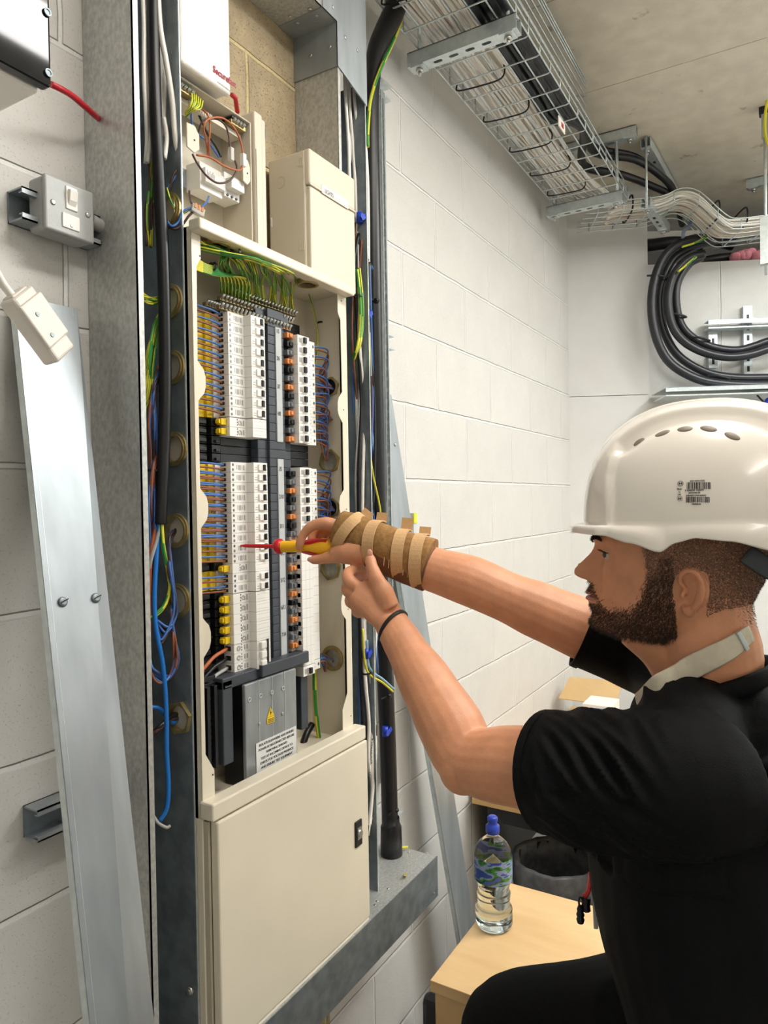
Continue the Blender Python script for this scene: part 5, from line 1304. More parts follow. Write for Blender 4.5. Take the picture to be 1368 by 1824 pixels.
for ps, c in ((.42, '8796C4'), (.50, '3F8A3C'), (.56, '1E4E2C'), (.61, '4A5FA8')):
    e = rr.color_ramp.elements.new(ps); e.color = (*lin(c), 1)
rr.color_ramp.elements[-1].color = (*lin('3A53A8'), 1)
nt.links.new(nz.outputs['Fac'], rr.inputs[0]); nt.links.new(rr.outputs[0], nt.nodes['Principled BSDF'].inputs['Base Color']); nt.nodes['Principled BSDF'].inputs['Roughness'].default_value = .3
MB().lathe([(.0452, .118*sc_h), (.0456, .13*sc_h), (.0456, .170*sc_h), (.0452, .176*sc_h)], Mb, 40).build('label', lbm, wb)
capm = mat('blue_cap', '2A44B0', .3)
MB().lathe([(.0148, .222), (.0165, .224), (.0165, .240), (.0120, .243), (.0105, .248), (.0125, .252), (.0125, .259), (.009, .263), (0, .263)], Mb, 24, sq=lambda a_, z: 1+(.02*math.cos(a_*20) if z < .24 else 0)).build('sports_cap', capm, wb)
# ------------------------------------------------------------ the electrician
def proj(p):
    v = V(p)-CP; d = v.dot(fwd); return 684+v.dot(cright)/d*FPX, 912-v.dot(cup)/d*FPX
def rm(mb, voxel, name, mats, parent, smooth=6, fac=.5, disp=None, label=None):
    """union of the pieces by voxel remesh, smoothed; returns one mesh object"""
    me = bpy.data.meshes.new('t'); me.from_pydata([tuple(p) for p in mb.v], [], mb.f); me.update()
    bm = bmesh.new(); bm.from_mesh(me); bmesh.ops.recalc_face_normals(bm, faces=bm.faces); bm.to_mesh(me); bm.free()
    t = bpy.data.objects.new('t', me); COL.objects.link(t)
    r_ = t.modifiers.new('r', 'REMESH'); r_.mode = 'VOXEL'; r_.voxel_size = voxel
    s_ = t.modifiers.new('s', 'SMOOTH'); s_.iterations = smooth; s_.factor = fac
    bpy.context.view_layer.update()
    m2 = bpy.data.meshes.new_from_object(t.evaluated_get(bpy.context.evaluated_depsgraph_get()))
    bpy.data.objects.remove(t)
    if disp:
        nr_ = [v.normal.copy() for v in m2.vertices]
        for v, n_ in zip(m2.vertices, nr_): v.co = v.co+n_*disp(v.co, n_)
    off = V((0, 0, 0)); q = parent
    while q is not None: off += q.location; q = q.parent
    m2.transform(Matrix.Translation(-off)); m2.name = name
    m2.materials.clear()
    for mt_ in (mats if isinstance(mats, list) else [mats]): m2.materials.append(mt_)
    m2.polygons.foreach_set('use_smooth', [True]*len(m2.polygons)); m2.update()
    o = bpy.data.objects.new(name, m2); COL.objects.link(o); o.parent = parent
    if label: o['label'] = label
    return o
person = thing('person', 'man in black T-shirt and white hard hat reaching into the open board', 'person', (1.03, 0, 0))
skin = mat('skin', 'D29470', .48, 0, .07, 38, .12, 260, sss=.12)
black_c = mat('black_cotton', '08090C', .70, 0, .15, 200, .3, 600)
trous = mat('black_trousers', '0A0B0E', .85, 0, .15, 90, .25, 400)

SL, SR = V((.860, .125, 1.425)), V((1.205, .205, 1.485))
EL, ER = PD(838, 1352, 1.03), PD(900, 1062, 1.20)
WL, WR = PD(697, 1110, 1.20), PD(668, 976, 1.272)
# head frame
HO = PD(1212, 1045, .95); haz = R(97)
HX = V((math.cos(haz), math.sin(haz), -.03)).normalized(); HY = V((0, 0, 1)).cross(HX).normalized(); HZ = HX.cross(HY)
MH = Matrix((HX, HY, HZ)).transposed().to_4x4(); MH.translation = HO
def interp(T, z, k):
    if z >= T[0][0]: return T[0][k]
    for a, b_ in zip(T, T[1:]):
        if b_[0] <= z <= a[0]:
            f = (z-b_[0])/(a[0]-b_[0]); f = f*f*(3-2*f)*.5+f*.5; return b_[k]*(1-f)+a[k]*f
    return T[-1][k]
HT = [(.135, .004, .004, .004), (.132, .028, .040, .030), (.122, .058, .075, .052), (.10, .085, .098, .068), (.08, .098, .106, .074), (.065, .103, .109, .0765), (.05, .100, .109, .0760), (.03, .100, .107, .0735), (.01, .099, .100, .070), (-.01, .100, .090, .067), (-.03, .101, .078, .0635), (-.045, .102, .060, .059), (-.058, .098, .036, .051), (-.068, .084, .015, .040), (-.076, .055, .004, .022), (-.080, .004, .004, .004)]
NT = [(.062, 0, .010), (.057, .007, .007), (.048, .016, .0065), (.038, .026, .0075), (.030, .035, .0085), (.024, .040, .0095), (.018, .039, .011), (.013, .027, .012), (.009, .008, .010), (.004, 0, .01)]
def gz(x, s_): return math.exp(-(x/s_)**2)
def hp(th, z):
    af, ab, w_ = (interp(HT, z, k) for k in (1, 2, 3))
    c, s = math.cos(th), math.sin(th); a = af if c > 0 else ab; n = 2.25
    r_ = ((abs(c)/a)**n+(abs(s)/w_)**n)**(-1/n)
    f, l = r_*c, r_*s
    if c > 0:
        k = min(1, c*2.2)
        d = .008*gz(z-.0665, .008)*(gz(abs(l)-.025, .020)+.6*gz(l, .012))
        if .004 < z < .062: d += interp(NT, z, 1)*gz(l, interp(NT, z, 2))
        d += .013*gz(z-.0165, .0065)*gz(abs(l)-.0135, .0065)
        if z < .03:
            mz = 1/(1+math.exp(-(.012-z)/.003))*(1/(1+math.exp((-.034-z)/.004)))
            d += .0175*mz*gz(l, .028)
        d += .0045*gz(z+.0055, .0035)*gz(l, .017)-.0050*gz(z+.0118, .0022)*gz(l, .020)+.0050*gz(z+.0180, .0038)*gz(l, .016)
        d += .018*gz(z+.050, .013)*gz(l, .022)
        d -= .015*gz(z-.047, .010)*gz(abs(l)-.031, .015)
        d += .005*gz(z-.018, .014)*gz(abs(l)-.045, .014)
        f += d*k
    return V((f, l, z))
zsH = [.135-.0022*i for i in range(99)]
zsH = [z for z in zsH if z > -.080]+[-.080]
NTH = 160
head = [[hp(2*math.pi*j/NTH, z) for j in range(NTH)] for z in zsH]
body = MB()
body.grid(head, closed_u=True, M=MH)
n0 = len(body.v)-NTH*len(zsH)
body.f.append([n0+j for j in range(NTH)]); body.mi.append(0); body.sm.append(True)
body.f.append([n0+(len(zsH)-1)*NTH+j for j in range(NTH-1, -1, -1)]); body.mi.append(0); body.sm.append(True)
# lids
for s_ in (1, -1):
    body.tube([(.088, s_*.016, .0460), (.0925, s_*.025, .0548), (.0905, s_*.034, .0548), (.080, s_*.045, .046)], [.0030, .0042, .0044, .0030], 8, 4, M=MH)
    body.tube([(.088, s_*.016, .0450), (.0905, s_*.025, .0390), (.0885, s_*.034, .0390), (.080, s_*.045, .045)], [.0030, .0038, .0040, .0030], 8, 4, M=MH)
# ears
def ear(s_):
    Me = MH @ Matrix.Translation((-.016, s_*.0735, .000)) @ Matrix.Rotation(s_*R(-24), 4, 'Z') @ Matrix.Rotation(R(-10), 4, 'Y')
    e = lambda a, k=1, o=0: V((.0165*k*math.cos(R(a)), s_*(.0125+o), .0245*k*math.sin(R(a))+.005))
    body.tube([V((.008, s_*.004, .004)), V((.0135, s_*.009, .012)), e(40), e(65), e(90), e(115), e(145), e(175), e(205), e(235), V((-.007, s_*.008, -.022))], [.0028, .0034, .0036, .0038, .0038, .0038, .0036, .0034, .0032, .0032, .0034], 8, 4, M=Me)
    body.tube([V((-.007, s_*.007, -.019)), V((-.002, s_*.006, -.0245)), V((.005, s_*.004, -.022)), V((.009, s_*.001, -.017))], [.0045, .0058, .0048, .0035], 8, 4, M=Me)
    body.tube([V((-.004, s_*.009, .021)), V((-.009, s_*.0095, .012)), V((-.010, s_*.010, .000)), V((-.006, s_*.008, -.014)), V((.003, s_*.007, -.017))], [.0024, .0030, .0032, .0030, .0026], 8, 4, M=Me)
    body.ball((.0095, s_*.0075, -.004), (.0032, .004, .0055), 12, 8, M=Me)
    body.ball((-.003, s_*-.0045, .003), (.0150, .0060, .024), 18, 12, M=Me)
ear(1); ear(-1)
# neck
NB = V((1.035, .12, 1.47))
body.tube([MH @ V((-.030, 0, .02)), MH @ V((-.026, 0, -.04)), (MH @ V((-.034, 0, -.09))), NB+V((0, 0, .02)), NB+V((0, -.01, -.05))], [.056, .061, .063, .066, .066], 24, 5, flat=.98)
body.tube([MH @ V((.055, 0, -.050)), MH @ V((.020, 0, -.085)), MH @ V((.0, 0, -.13))], [.036, .036, .034], 16, 4)
# arms
def limb(P_, rad, n=20, flat=1.0, up=None): body.tube(P_, rad, n, 5, flat=flat, up=up)
limb([SL, SL.lerp(EL, .35)+V((0, 0, -.004)), SL.lerp(EL, .72)+V((0, 0, -.002)), EL, EL.lerp(WL, .22)+V((.0, .0, -.002)), EL.lerp(WL, .5), EL.lerp(WL, .8), WL], [.062, .060, .055, .0475, .050, .044, .0335, .0295], flat=.93)
limb([SR, SR.lerp(ER, .4), SR.lerp(ER, .75), ER, ER.lerp(WR, .25)+V((0, 0, .004)), ER.lerp(WR, .55), ER.lerp(WR, .85), WR], [.062, .053, .049, .0435, .045, .040, .033, .030], flat=.93)
body.ball(EL+V((-.012, .006, -.012)), .036, 16, 10)
body.tube([V((1.03, .11, 1.42)), V((1.03, .10, 1.2)), V((1.03, .02, .95))], [.10, .11, .12], 16, 3)
body.tube([SL, V((1.03, .13, 1.44)), SR], [.05, .045, .05], 14, 3)
# right hand on the screwdriver
sd_tip = PY(429, 972, .929); sd_end = PD(592, 975, 1.298)
dax = (sd_end-sd_tip).normalized()
ca = PD(640, 965, 1.275); 
body.tube([WR, PD(640, 968, 1.282), PD(612, 955, 1.295), PD(598, 948, 1.300)], [.029, .036, .037, .030], 18, 5, flat=.62, up=(0, 0, 1))
body.tube([PD(650, 985, 1.262), PD(618, 985, 1.268), PD(592, 988, 1.275)], [.024, .021, .014], 14, 4)
def finger(pts, r0, r1): body.tube([PD(*p) for p in pts], [r0, r0*1.02, (r0+r1)/2, r1*1.03, r1, r1*.55], 12, 4)
finger([(603, 938, 1.290), (582, 932, 1.285), (558, 936, 1.290), (542, 950, 1.295), (534, 968, 1.296), (533, 982, 1.298)], .0115, .0082)
finger([(606, 940, 1.315), (584, 934, 1.330), (565, 940, 1.340), (556, 955, 1.340), (556, 972, 1.335), (558, 988, 1.325)], .0110, .0085)
finger([(610, 948, 1.325), (592, 944, 1.340), (578, 952, 1.348), (574, 968, 1.345), (577, 984, 1.335), (582, 992, 1.325)], .0105, .0080)
finger([(616, 958, 1.325), (602, 958, 1.338), (594, 968, 1.342), (594, 980, 1.335), (598, 990, 1.325), (602, 996, 1.318)], .0095, .0072)
finger([(622, 984, 1.265), (600, 990, 1.272), (585, 993, 1.278), (572, 996, 1.284), (560, 997, 1.288), (551, 998, 1.292)], .0135, .0090)
# left hand supporting the wrist
body.tube([WL, PD(680, 1086, 1.208), PD(660, 1062, 1.215), PD(643, 1048, 1.222)], [.0285, .035, .039, .036], 18, 5, flat=.62, up=V((.75, 0, .65)))
body.tube([PD(690, 1080, 1.20), PD(682, 1055, 1.196), PD(672, 1036, 1.196)], [.020, .0185, .014], 14, 4)
finger([(680, 1050, 1.197), (671, 1034, 1.196), (666, 1020, 1.198), (662, 1008, 1.203), (660, 998, 1.208), (658, 986, 1.214)], .0140, .0100)
finger([(640, 1048, 1.212), (622, 1034, 1.215), (620, 1021, 1.230), (630, 1015, 1.255), (644, 1014, 1.275), (656, 1014, 1.285)], .0115, .0085)
finger([(636, 1060, 1.215), (620, 1052, 1.222), (621, 1038, 1.245), (634, 1030, 1.270), (648, 1028, 1.285), (660, 1028, 1.290)], .0115, .0085)
finger([(640, 1076, 1.218), (625, 1072, 1.228), (628, 1058, 1.255), (642, 1048, 1.275), (655, 1045, 1.285), (665, 1045, 1.290)], .0110, .0080)
finger([(650, 1090, 1.215), (636, 1090, 1.228), (640, 1076, 1.250), (652, 1066, 1.268), (664, 1062, 1.275), (672, 1062, 1.280)], .0098, .0072)
bo = rm(body, .0024, 'body', skin, person, 5, .5)
# eyes
for s_ in (1, -1):
    q = MB().ball((.0815, s_*.031, .0468), .0125, 20, 14, M=MH); eo = q.build('eye', mat('eye_white', 'B9ABA4', .15), person)
    MB().ball((.0870, s_*.0330, .0470), (.0078, .0085, .0066), 16, 10, M=MH).build('iris', mat('iris', '3A3A34', .15), eo)
def spikes(pts, ln, w_, lay=.5, jit=.5, grav=V((0, 0, -1))):
    q = MB()
    for p, n_ in pts:
        n_ = n_.normalized(); t = V((random.uniform(-1, 1), random.uniform(-1, 1), random.uniform(-1, 1)))*jit
        d = (n_*(1-lay)+(grav*lay)+t*.6).normalized(); 
        if d.dot(n_) < .12: d = (d+n_*.35).normalized()
        u = d.orthogonal().normalized(); v_ = d.cross(u); L_ = ln*random.uniform(.6, 1.25)
        q.add([p+u*w_, p-u*w_*.5+v_*w_*.86, p-u*w_*.5-v_*w_*.86, p+d*L_], [(0, 1, 3), (1, 2, 3), (2, 0, 3)], 0, False)
    return q
def hn(th, z):
    e = 1e-3; p = hp(th, z); a = hp(th+.02, z)-hp(th-.02, z); b_ = hp(th, z+e)-hp(th, z-e)
    n_ = a.cross(b_); 
    if n_.dot(V((p.x, p.y, 0))) < 0: n_ = -n_
    return n_.normalized()
def ear_zone(p): return ((p.x+.013)/.021)**2+((p.z-.002)/.030)**2 < 1
def beard_w(th, z):
    """how thick the beard grows at this spot of the face, 0 to 1"""
    p = hp(th, z); l = abs(p.y); f = p.x
    if f < .005 or l > .08: return 0
    # upper edge: from the sideburn to the corner of the mouth
    if f > .045: up = interp([(.30, .012), (.120, .012), (.110, .006), (.104, -.016), (.092, -.028), (.075, -.028), (.060, -.024), (.045, -.010)], f, 1)
    else: up = .055-(f-.005)/.04*.050 if f > .022 else .06
    front = .052-.25*max(0, .03-z) if False else 0
    k = 1/(1+math.exp((z-up)/.003))
    if z > -.005 and f < .045: k *= 1/(1+math.exp((f-(.044-(z)*.10))/.002))*(.55 if z > .02 else .8)
    # bare lips
    if l < .024 and -.022 < z < -.006 and f > .105: k = 0
    if l < .010 and z > .004: k *= .6
    if z > .010 and f > .08: k = 0
    if z < -.074: k = 0
    return k
random.seed(11)
PB_ = []; PH_ = []
tries = 0
while len(PB_) < 11000 and tries < 200000:
    tries += 1
    th = random.uniform(-1.75, 1.75); z = random.uniform(-.080, .045); 
    if random.random() < beard_w(th, z)*(.8 if th > 0 else .5):
        p = hp(th, z)
        if ear_zone(p): continue
        PB_.append((MH @ (p-hn(th, z)*.0006), MH.to_3x3() @ hn(th, z)))
bd_m = mat('beard_brown', '3A291F', .6, 0, .35, 300)
bq = spikes(PB_, .0060, .00036, .55, .55, HZ*-1+HX*.4)
def under(mb, wf, t0, t1, z0, z1, off, mi):
    nt_, nz_ = int((t1-t0)/.014), int((z1-z0)/.0012)
    for i in range(nt_):
        for j in range(nz_):
            th, z = t0+(t1-t0)*i/nt_, z0+(z1-z0)*j/nz_
            if random.random() < wf(th, z):
                P4 = []
                for a_, b_ in ((0, 0), (1, 0), (1, 1), (0, 1)):
                    tt, zz_ = th+a_*(t1-t0)/nt_, z+b_*(z1-z0)/nz_; P4.append(MH @ (hp(tt, zz_)+hn(tt, zz_)*off))
                mb.add(P4, [(0, 1, 2, 3)], mi)
def bwf(th, z):
    p = hp(th, z)
    return 0 if ear_zone(p) else max(0, beard_w(th, z)-.30)*.75
under(bq, bwf, -1.5, 1.75, -.079, .045, .0006, 1)
bq.build('beard', [bd_m, mat('beard_roots', '6A4835', .7, 0, .3, 400)], person, norm=False, label='short dark brown beard')
# short sides and nape
tries = 0
while len(PH_) < 15000 and tries < 160000:
    tries += 1
    th = random.uniform(.9, 2*math.pi-.9); z = random.uniform(-.078, .105); p = hp(th, z)
    if ear_zone(p) or p.x > .040+.25*max(0, z-.045): continue
    dens = min(1, max(0.05, (z+.080)/.075))*(1 if p.x < .02 else .8)
    if p.x > -.03 and z < -.005: continue
    if random.random() < dens**1.3: PH_.append((MH @ (p-hn(th, z)*.0004), MH.to_3x3() @ hn(th, z)))
hq = spikes(PH_, .0030, .00034, .4, .5, HZ*-1-HX*.5)
def hwf(th, z):
    p = hp(th, z)
    if ear_zone(p) or p.x > .038+.25*max(0, z-.045) or (p.x > -.03 and z < -.005): return 0
    return min(.8, max(0, (z+.07)/.11))
under(hq, hwf, .9, 2*math.pi-.9, -.072, .10, .0005, 1)
hq.build('hair', [mat('hair_brown', '3A2A20', .6, 0, .3, 300), mat('hair_roots', '85624E', .7, 0, .2, 400)], person, norm=False, label='close cropped dark brown hair under the hard hat')
PN_ = []
for i in range(1500):
    t = random.random(); a = random.uniform(R(60), R(250)); c = (MH @ V((-.028, 0, -.02))).lerp(MH @ V((-.034, 0, -.075)), t)
    dr_ = HX*math.cos(a)+HY*math.sin(a)
    if random.random() > (1-t)*.9: continue
    if math.cos(a) > -.15: continue
    PN_.append((c+dr_*.0572, dr_))
spikes(PN_, .0028, .00035, .4, .5, HZ*-1).build('nape_hair', mat('hair_brown', '3A2A20', .6), person, norm=False)
PE = []
for s_ in (1, -1):
    for i in range(420):
        t = random.random(); l = .014+.032*t; z = .0655+.004*math.sin(t*3)+random.uniform(-.0028, .0028)*(1-.5*t)
        th = math.atan2(s_*l, .098); p = hp(th, z); PE.append((MH @ p, MH.to_3x3() @ (hn(th, z)+V((0, s_*.8, .1)))))
spikes(PE, .0055, .0004, .2, .35, HZ).build('eyebrow', bd_m, person, norm=False)
PL_ = []
for i in range(60):
    t = i/59; p = V((.0965-.011*t*t, .020+.024*t, .0520-.003*t*t)); PL_.append((MH @ p, MH.to_3x3() @ V((1, .5, .25))))
spikes(PL_, .007, .0003, 0, .15).build('eyelash', print_b, person, norm=False)
MB().tube([hp(.22, -.0118)+V((.0012, 0, 0)), hp(.1, -.0112)+V((.0012, 0, 0)), hp(0, -.011)+V((.001, 0, 0)), hp(-.1, -.0112)+V((.0012, 0, 0)), hp(-.22, -.0118)+V((.0012, 0, 0))], .0026, 8, 3, M=MH).build('mouth_line', mat('lip_dark', '8A4A42', .5), person)
q = MB()
for z in (-.0155, -.0078):
    q.tube([MH @ (hp(a, z)+V((.0002, 0, 0))) for a in (.20, .12, .04, 0, -.04, -.12, -.20)], [.0008, .0024, .0031, .0031, .0031, .0024, .0008], 10, 3)
q.build('lips', mat('lip', 'BC7C70', .4, sss=.1), person)
# nails
for (px, py, d, ax_, lb) in ((553, 996.5, 1.2835, V(PD(551, 998, 1.29))-V(PD(572, 996, 1.284)), 'thumb'), (658.5, 985, 1.2045, V(PD(658, 986, 1.2))-V(PD(662, 1008, 1.2)), 'thumb')):
    p = PD(px, py, d); M_ = frame(p, ax_, ax_.cross(fwd)); MB().ball((0, 0, 0), (.0065, .0048, .0016), 14, 8, M=M_).build('thumbnail', mat('nail', 'D9A08E', .3), person)

# ---- T-shirt
sh_ = MB()
shA = V((1, .22, .12)).normalized()
sh_.tube([V((1.035, .115, 1.45)), V((1.035, .12, 1.39)), V((1.03, .125, 1.28)), V((1.03, .10, 1.10)), V((1.03, .04, .92)), V((1.03, .03, .86))], [.125, .188, .192, .180, .182, .186], 32, 6, flat=[.75, .72, .76, .76, .76, .74], up=V((1, .15, 0)))
sh_.tube([SL+V((-.004, 0, -.005)), V((.95, .13, 1.452)), V((1.035, .12, 1.458)), V((1.12, .15, 1.478)), SR], [.074, .072, .072, .072, .068], 22, 5, flat=1)
eL = SL.lerp(EL, .56); eR = SR.lerp(ER, .46)
sh_.tube([SL+V((.03, -.03, 0)), SL, SL.lerp(EL, .3)+V((0, 0, -.006)), eL+V((0, 0, -.004))], [.082, .084, .082, .078], 28, 6, flat=.95)
sh_.tube([SR+V((-.03, -.03, 0)), SR, SR.lerp(ER, .3), eR], [.072, .070, .066, .066], 28, 6, flat=.95)
sh_.ball((1.035, .055, 1.452), (.10, .065, .07), 20, 12)
sh_.ball((1.04, .165, 1.435), (.10, .055, .07), 20, 12)
sh_.tube([V((.90, .02, 1.36)), V((1.03, -.03, 1.38)), V((1.17, .05, 1.40))], [.09, .10, .09], 20, 4)
axL = (EL-SL).normalized()
def shirt_disp(p, n_):
    t = (p-SL).dot(axL); rad = (p-SL-axL*t)
    d = .004*noise.noise(p*6)+.0016*noise.noise(p*22)
    if -.03 < t < .22 and rad.length < .12:
        k = min(1, (t+.03)/.06)*min(1, max(0, (.168-t)/.03)); 
        ang = math.atan2(rad.z, rad.x)
        d += k*.0095*(1-abs(noise.noise(V((t*34+ang*2.2, ang*1.1, 3)))*2.2))-.005*k
    elif p.z < 1.38:
        d += .006*(1-abs(noise.noise(V((p.x*9+p.z*3, p.y*9, p.z*2.5)))*2.4))-.003
    return d
shirt = rm(sh_, .0045, 'tshirt', black_c, person, 6, .5, shirt_disp, label='black short sleeved T-shirt')
# hem bands and collar
def band(c, ax_, r_, w_, mt_, name, par, flat=.95, th=.0035, n=40):
    c = V(c); ax_ = V(ax_).normalized(); u = ax_.orthogonal().normalized()
    q = MB().ring(c-ax_*w_/2, c+ax_*w_/2, r_+th/2, r_-th, n)
    return q.build(name, mt_, par, bevel=.001)
band(eL-axL*.002+V((0, 0, -.004)), axL, .0765, .012, black_c, 'sleeve_hem', shirt)
band(eR, ER-SR, .0625, .012, black_c, 'sleeve_hem', shirt)
cn_ = NB+V((0, .0, .042))
colp = [proj]
def neckring(zoff, rx, ry, tilt, r_, mt_, name, par, lab=None, flat=.35, off=V((0, 0, 0)), n=28, upv=None):
    pts = []
    for i in range(n+1):
        a = 2*math.pi*i/n; 
        pts.append(NB+off+V((rx*math.cos(a), ry*math.sin(a), zoff-tilt*math.sin(a))))
    o = MB().tube(pts, r_, 10, 2, flat=flat, up=upv or (0, 0, 1)).build(name, mt_, par, label=lab); return o
neckring(.026, .085, .082, .030, .014, black_c, 'collar', shirt, flat=.4)
# neck strap
strap_m = mat('cream_webbing', 'D8D0BC', .8, 0, .06, 60, .2, 300)
def pxs(L_): return [PD(*p) for p in L_]
from mathutils.bvhtree import BVHTree
def bvh_of(os_):
    vs, fs = [], []
    for o in os_:
        off = V((0, 0, 0)); q = o
        while q is not None: off = off+q.location; q = q.parent
        b0 = len(vs); vs += [v.co+off for v in o.data.vertices]; fs += [[b0+i for i in p.vertices] for p in o.data.polygons]
    return BVHTree.FromPolygons(vs, fs)
bv = bvh_of([shirt, bo])
sp = []
for (px, py) in ((1338, 1128), (1322, 1140), (1300, 1156), (1275, 1168), (1245, 1182), (1215, 1198), (1188, 1214), (1160, 1232), (1135, 1250)):
    d_ = ray(px, py).normalized(); h_ = bv.ray_cast(CP, d_)[0]
    sp.append(h_-d_*.006 if h_ else PD(px, py, .93))
for i in range(1, len(sp)-1): sp[i] = sp[i-1].lerp(sp[i+1], .5)*.4+sp[i]*.6
MB().tube(sp, [.0115, .0125, .0135, .0140, .0145, .0148, .0148, .0140, .011], 12, 4, flat=.16, up=(0, .1, 1)).build('neck_strap', strap_m, person, label='cream webbing neck strap')
M_ = frame(sp[1]-fwd*.003, sp[2]-sp[1], V((0, 0, 1))); MB().box((-.003, -.013, -.002), (.003, .013, .003), M=M_).build('strap_buckle', zinc, person, bevel=.001)
# ---- wrist brace
suede = mat('tan_suede', '9A7345', .95, 0, .18, 120, .5, 500)
suede_d = mat('brown_elastic', '7A5236', .85, 0, .1, 300, .4, 700)
velcro = mat('pale_tan_webbing', 'CDA678', .85, 0, .05, 300, .3, 700)
br_ = [PD(604, 941, 1.298), PD(625, 950, 1.288), PD(655, 962, 1.275), PD(700, 981, 1.255), PD(735, 994, 1.245), PD(765, 1004, 1.236)]
brace = MB().tube(br_, [.034, .038, .039, .0405, .043, .045], 28, 6, flat=[.80, .80, .85, .9, .93, .93], up=(0, 0, 1)).build('wrist_brace', suede, person, label='tan suede wrist brace with hook and loop straps')
low = [p+V((0, 0, -.010)) for p in br_[2:]]
MB().tube([p for p in low], [.036, .0375, .039, .040], 24, 6, flat=.93, up=(0, 0, 1)).build('lower_panel', suede_d, brace)
for i, (k, lean, top) in enumerate(((.20, .35, .012), (.47, -.28, .016), (.70, -.26, .022), (.90, -.24, .014))):
    kk = k*(len(br_)-1); i0 = min(int(kk), len(br_)-2); c = br_[i0].lerp(br_[i0+1], kk-i0); ax_ = (br_[i0+1]-br_[i0]).normalized()
    ax_ = (ax_+V((0, 0, -lean))).normalized()
    rr = [.0385, .0405, .043, .0462][i]
    u = (V((0, 0, 1))-ax_*ax_.z).normalized(); w_ = ax_.cross(u)
    if w_.dot(fwd) > 0: w_ = -w_         # towards the viewer's side
    st = MB(); P_ = []
    hw_ = .0105
    for j in range(25):
        a = R(112-j*9.5)
        P_.append(c+u*math.sin(a)*rr+w_*math.cos(a)*rr*.93)
    P_ = [P_[0]+u*top+w_*-.004]+P_
    rows = []
    for k2, p in enumerate(P_):
        nrm = (p-c); nrm = (nrm-ax_*nrm.dot(ax_)).normalized()
        rows.append([p-ax_*hw_, p+ax_*hw_, p+ax_*hw_+nrm*.0022, p-ax_*hw_+nrm*.0022])
    st.grid(rows, sm=False, closed_u=True); st.build('strap', velcro, brace)
for i in range(9):
    c = PD(684+i*8.5, 1000+i*4.2, 1.2145-.0004*i); MB().box((-.0004, -.0006, -.0075), (.0004, .0006, .0075), M=Matrix.Translation(c) @ Matrix.Rotation(R(12), 4, 'Y')).build('stitch', mat('stitch', 'B89A70', .8), brace)
# bracelet
wc = WL.lerp(EL, .03); band(wc, (EL-WL).normalized()+V((.25, 0, .25)), .0315, .0055, black_p, 'bracelet', person, th=.003)['label'] = 'thin black bracelet'
# ---- legs
HL, HR = V((.94, -.02, .93)), V((1.14, .0, .95)); KL, KR = V((.93, .08, .50)), V((1.205, .475, .785))
AL, AR = V((.93, -.01, .09)), V((1.20, .45, .36))
tr = MB()
tr.tube([HL+V((0, 0, .03)), HL.lerp(KL, .4), KL, KL.lerp(AL, .4), AL+V((0, 0, .01))], [.105, .095, .070, .064, .058], 24, 5)
tr.tube([HR+V((-.02, -.03, .02)), HR.lerp(KR, .35)+V((0, 0, .045)), HR.lerp(KR, .75)+V((0, 0, .020)), KR, KR.lerp(AR, .3)+V((0, .01, 0)), AR], [.115, .108, .092, .082, .072, .060], 24, 5)
tr.tube([V((1.03, -.02, 1.0)), V((1.03, -.03, .90))], [.17, .16], 28, 2, flat=.78, up=(1, 0, 0))
rm(tr, .007, 'trousers', trous, person, 6, .5, lambda p, n_: .005*(1-abs(noise.noise(V((p.x*9, p.y*9, p.z*6)))*2.4))-.002, label='black trousers')
for A_, nm in ((AL, 0), (AR, 1)):
    q = MB().tube([A_+V((0, -.07, -.055)), A_+V((0, 0, -.045)), A_+V((0, .08, -.058)), A_+V((0, .18, -.066))], [.034, .045, .042, .028], 16, 4, flat=.9, up=(0, 0, 1)).tube([A_+V((0, 0, -.04)), A_+V((0, -.005, .04))], [.048, .052], 16, 2)
    rm(q, .006, 'shoe', mat('black_boot', '18181A', .5), person, 5)
# ---- hard hat
HC = V((-.030, 0, .088)); HH = .149
def hat(th, ph):
    c, s = math.cos(th), math.sin(th); a = .143 if c > 0 else .160; b_ = .116; n = 2.2
    r_ = ((abs(c)/a)**n+(abs(s)/b_)**n)**(-1/n)
    k = max(0, math.cos(ph))**(2/2.3); z = HH*max(0, math.sin(ph))**(2/2.3)
    p = HC+V((r_*c*k, r_*s*k, z))
    ss = lambda x: 0 if x < 0 else (1 if x > 1 else x*x*(3-2*x))
    ay = abs(p.y)
    crest = ss((.061-ay)/.008)*ss((p.z-.150)/.012)
    front = ss((p.x-.070+.25*max(0, p.z-.150))/.005)
    bump = max(crest, front)
    groove = gz(ay-.068, .0070)*ss((p.z-.172)/.015)
    bump = bump-.9*groove
    o = V((c*math.cos(ph), s*math.cos(ph), math.sin(ph)+.05)).normalized()
    rid = gz(p.y, .010)*ss((z-.06)/.03)*.0035
    return p+o*(.0075*bump+rid)
def rimz(th):
    """height of the lower edge of the skirt"""
    c = math.cos(th)
    f = c
    T = [(1.01, .0, 0), (.94, .002, 0), (.78, .000, 0), (.60, -.010, 0), (.38, -.030, 0), (.24, -.022, 0), (.08, -.017, 0), (-.25, -.022, 0), (-.6, -.036, 0), (-1.01, -.045, 0)]
    return interp(T, f, 1)
NP = 260; rows = []
def skirt(th, k):
    c = math.cos(th); p = hat(th, 0); out = V((c, math.sin(th), 0))
    fl = .004+.015*max(0, (c-.35)/.65)**.55 if c > .35 else .004+.003*max(0, -c)
    z = rimz(th)
    # k 0..1 from the dome to the edge
    lip = .012*min(1, max(0, (c-.30)/.3))
    return p+out*fl*math.sin(min(1, k/.7)*math.pi/2)+V((0, 0, z*k-lip*max(0, (k-.45)/.55)**1.2))
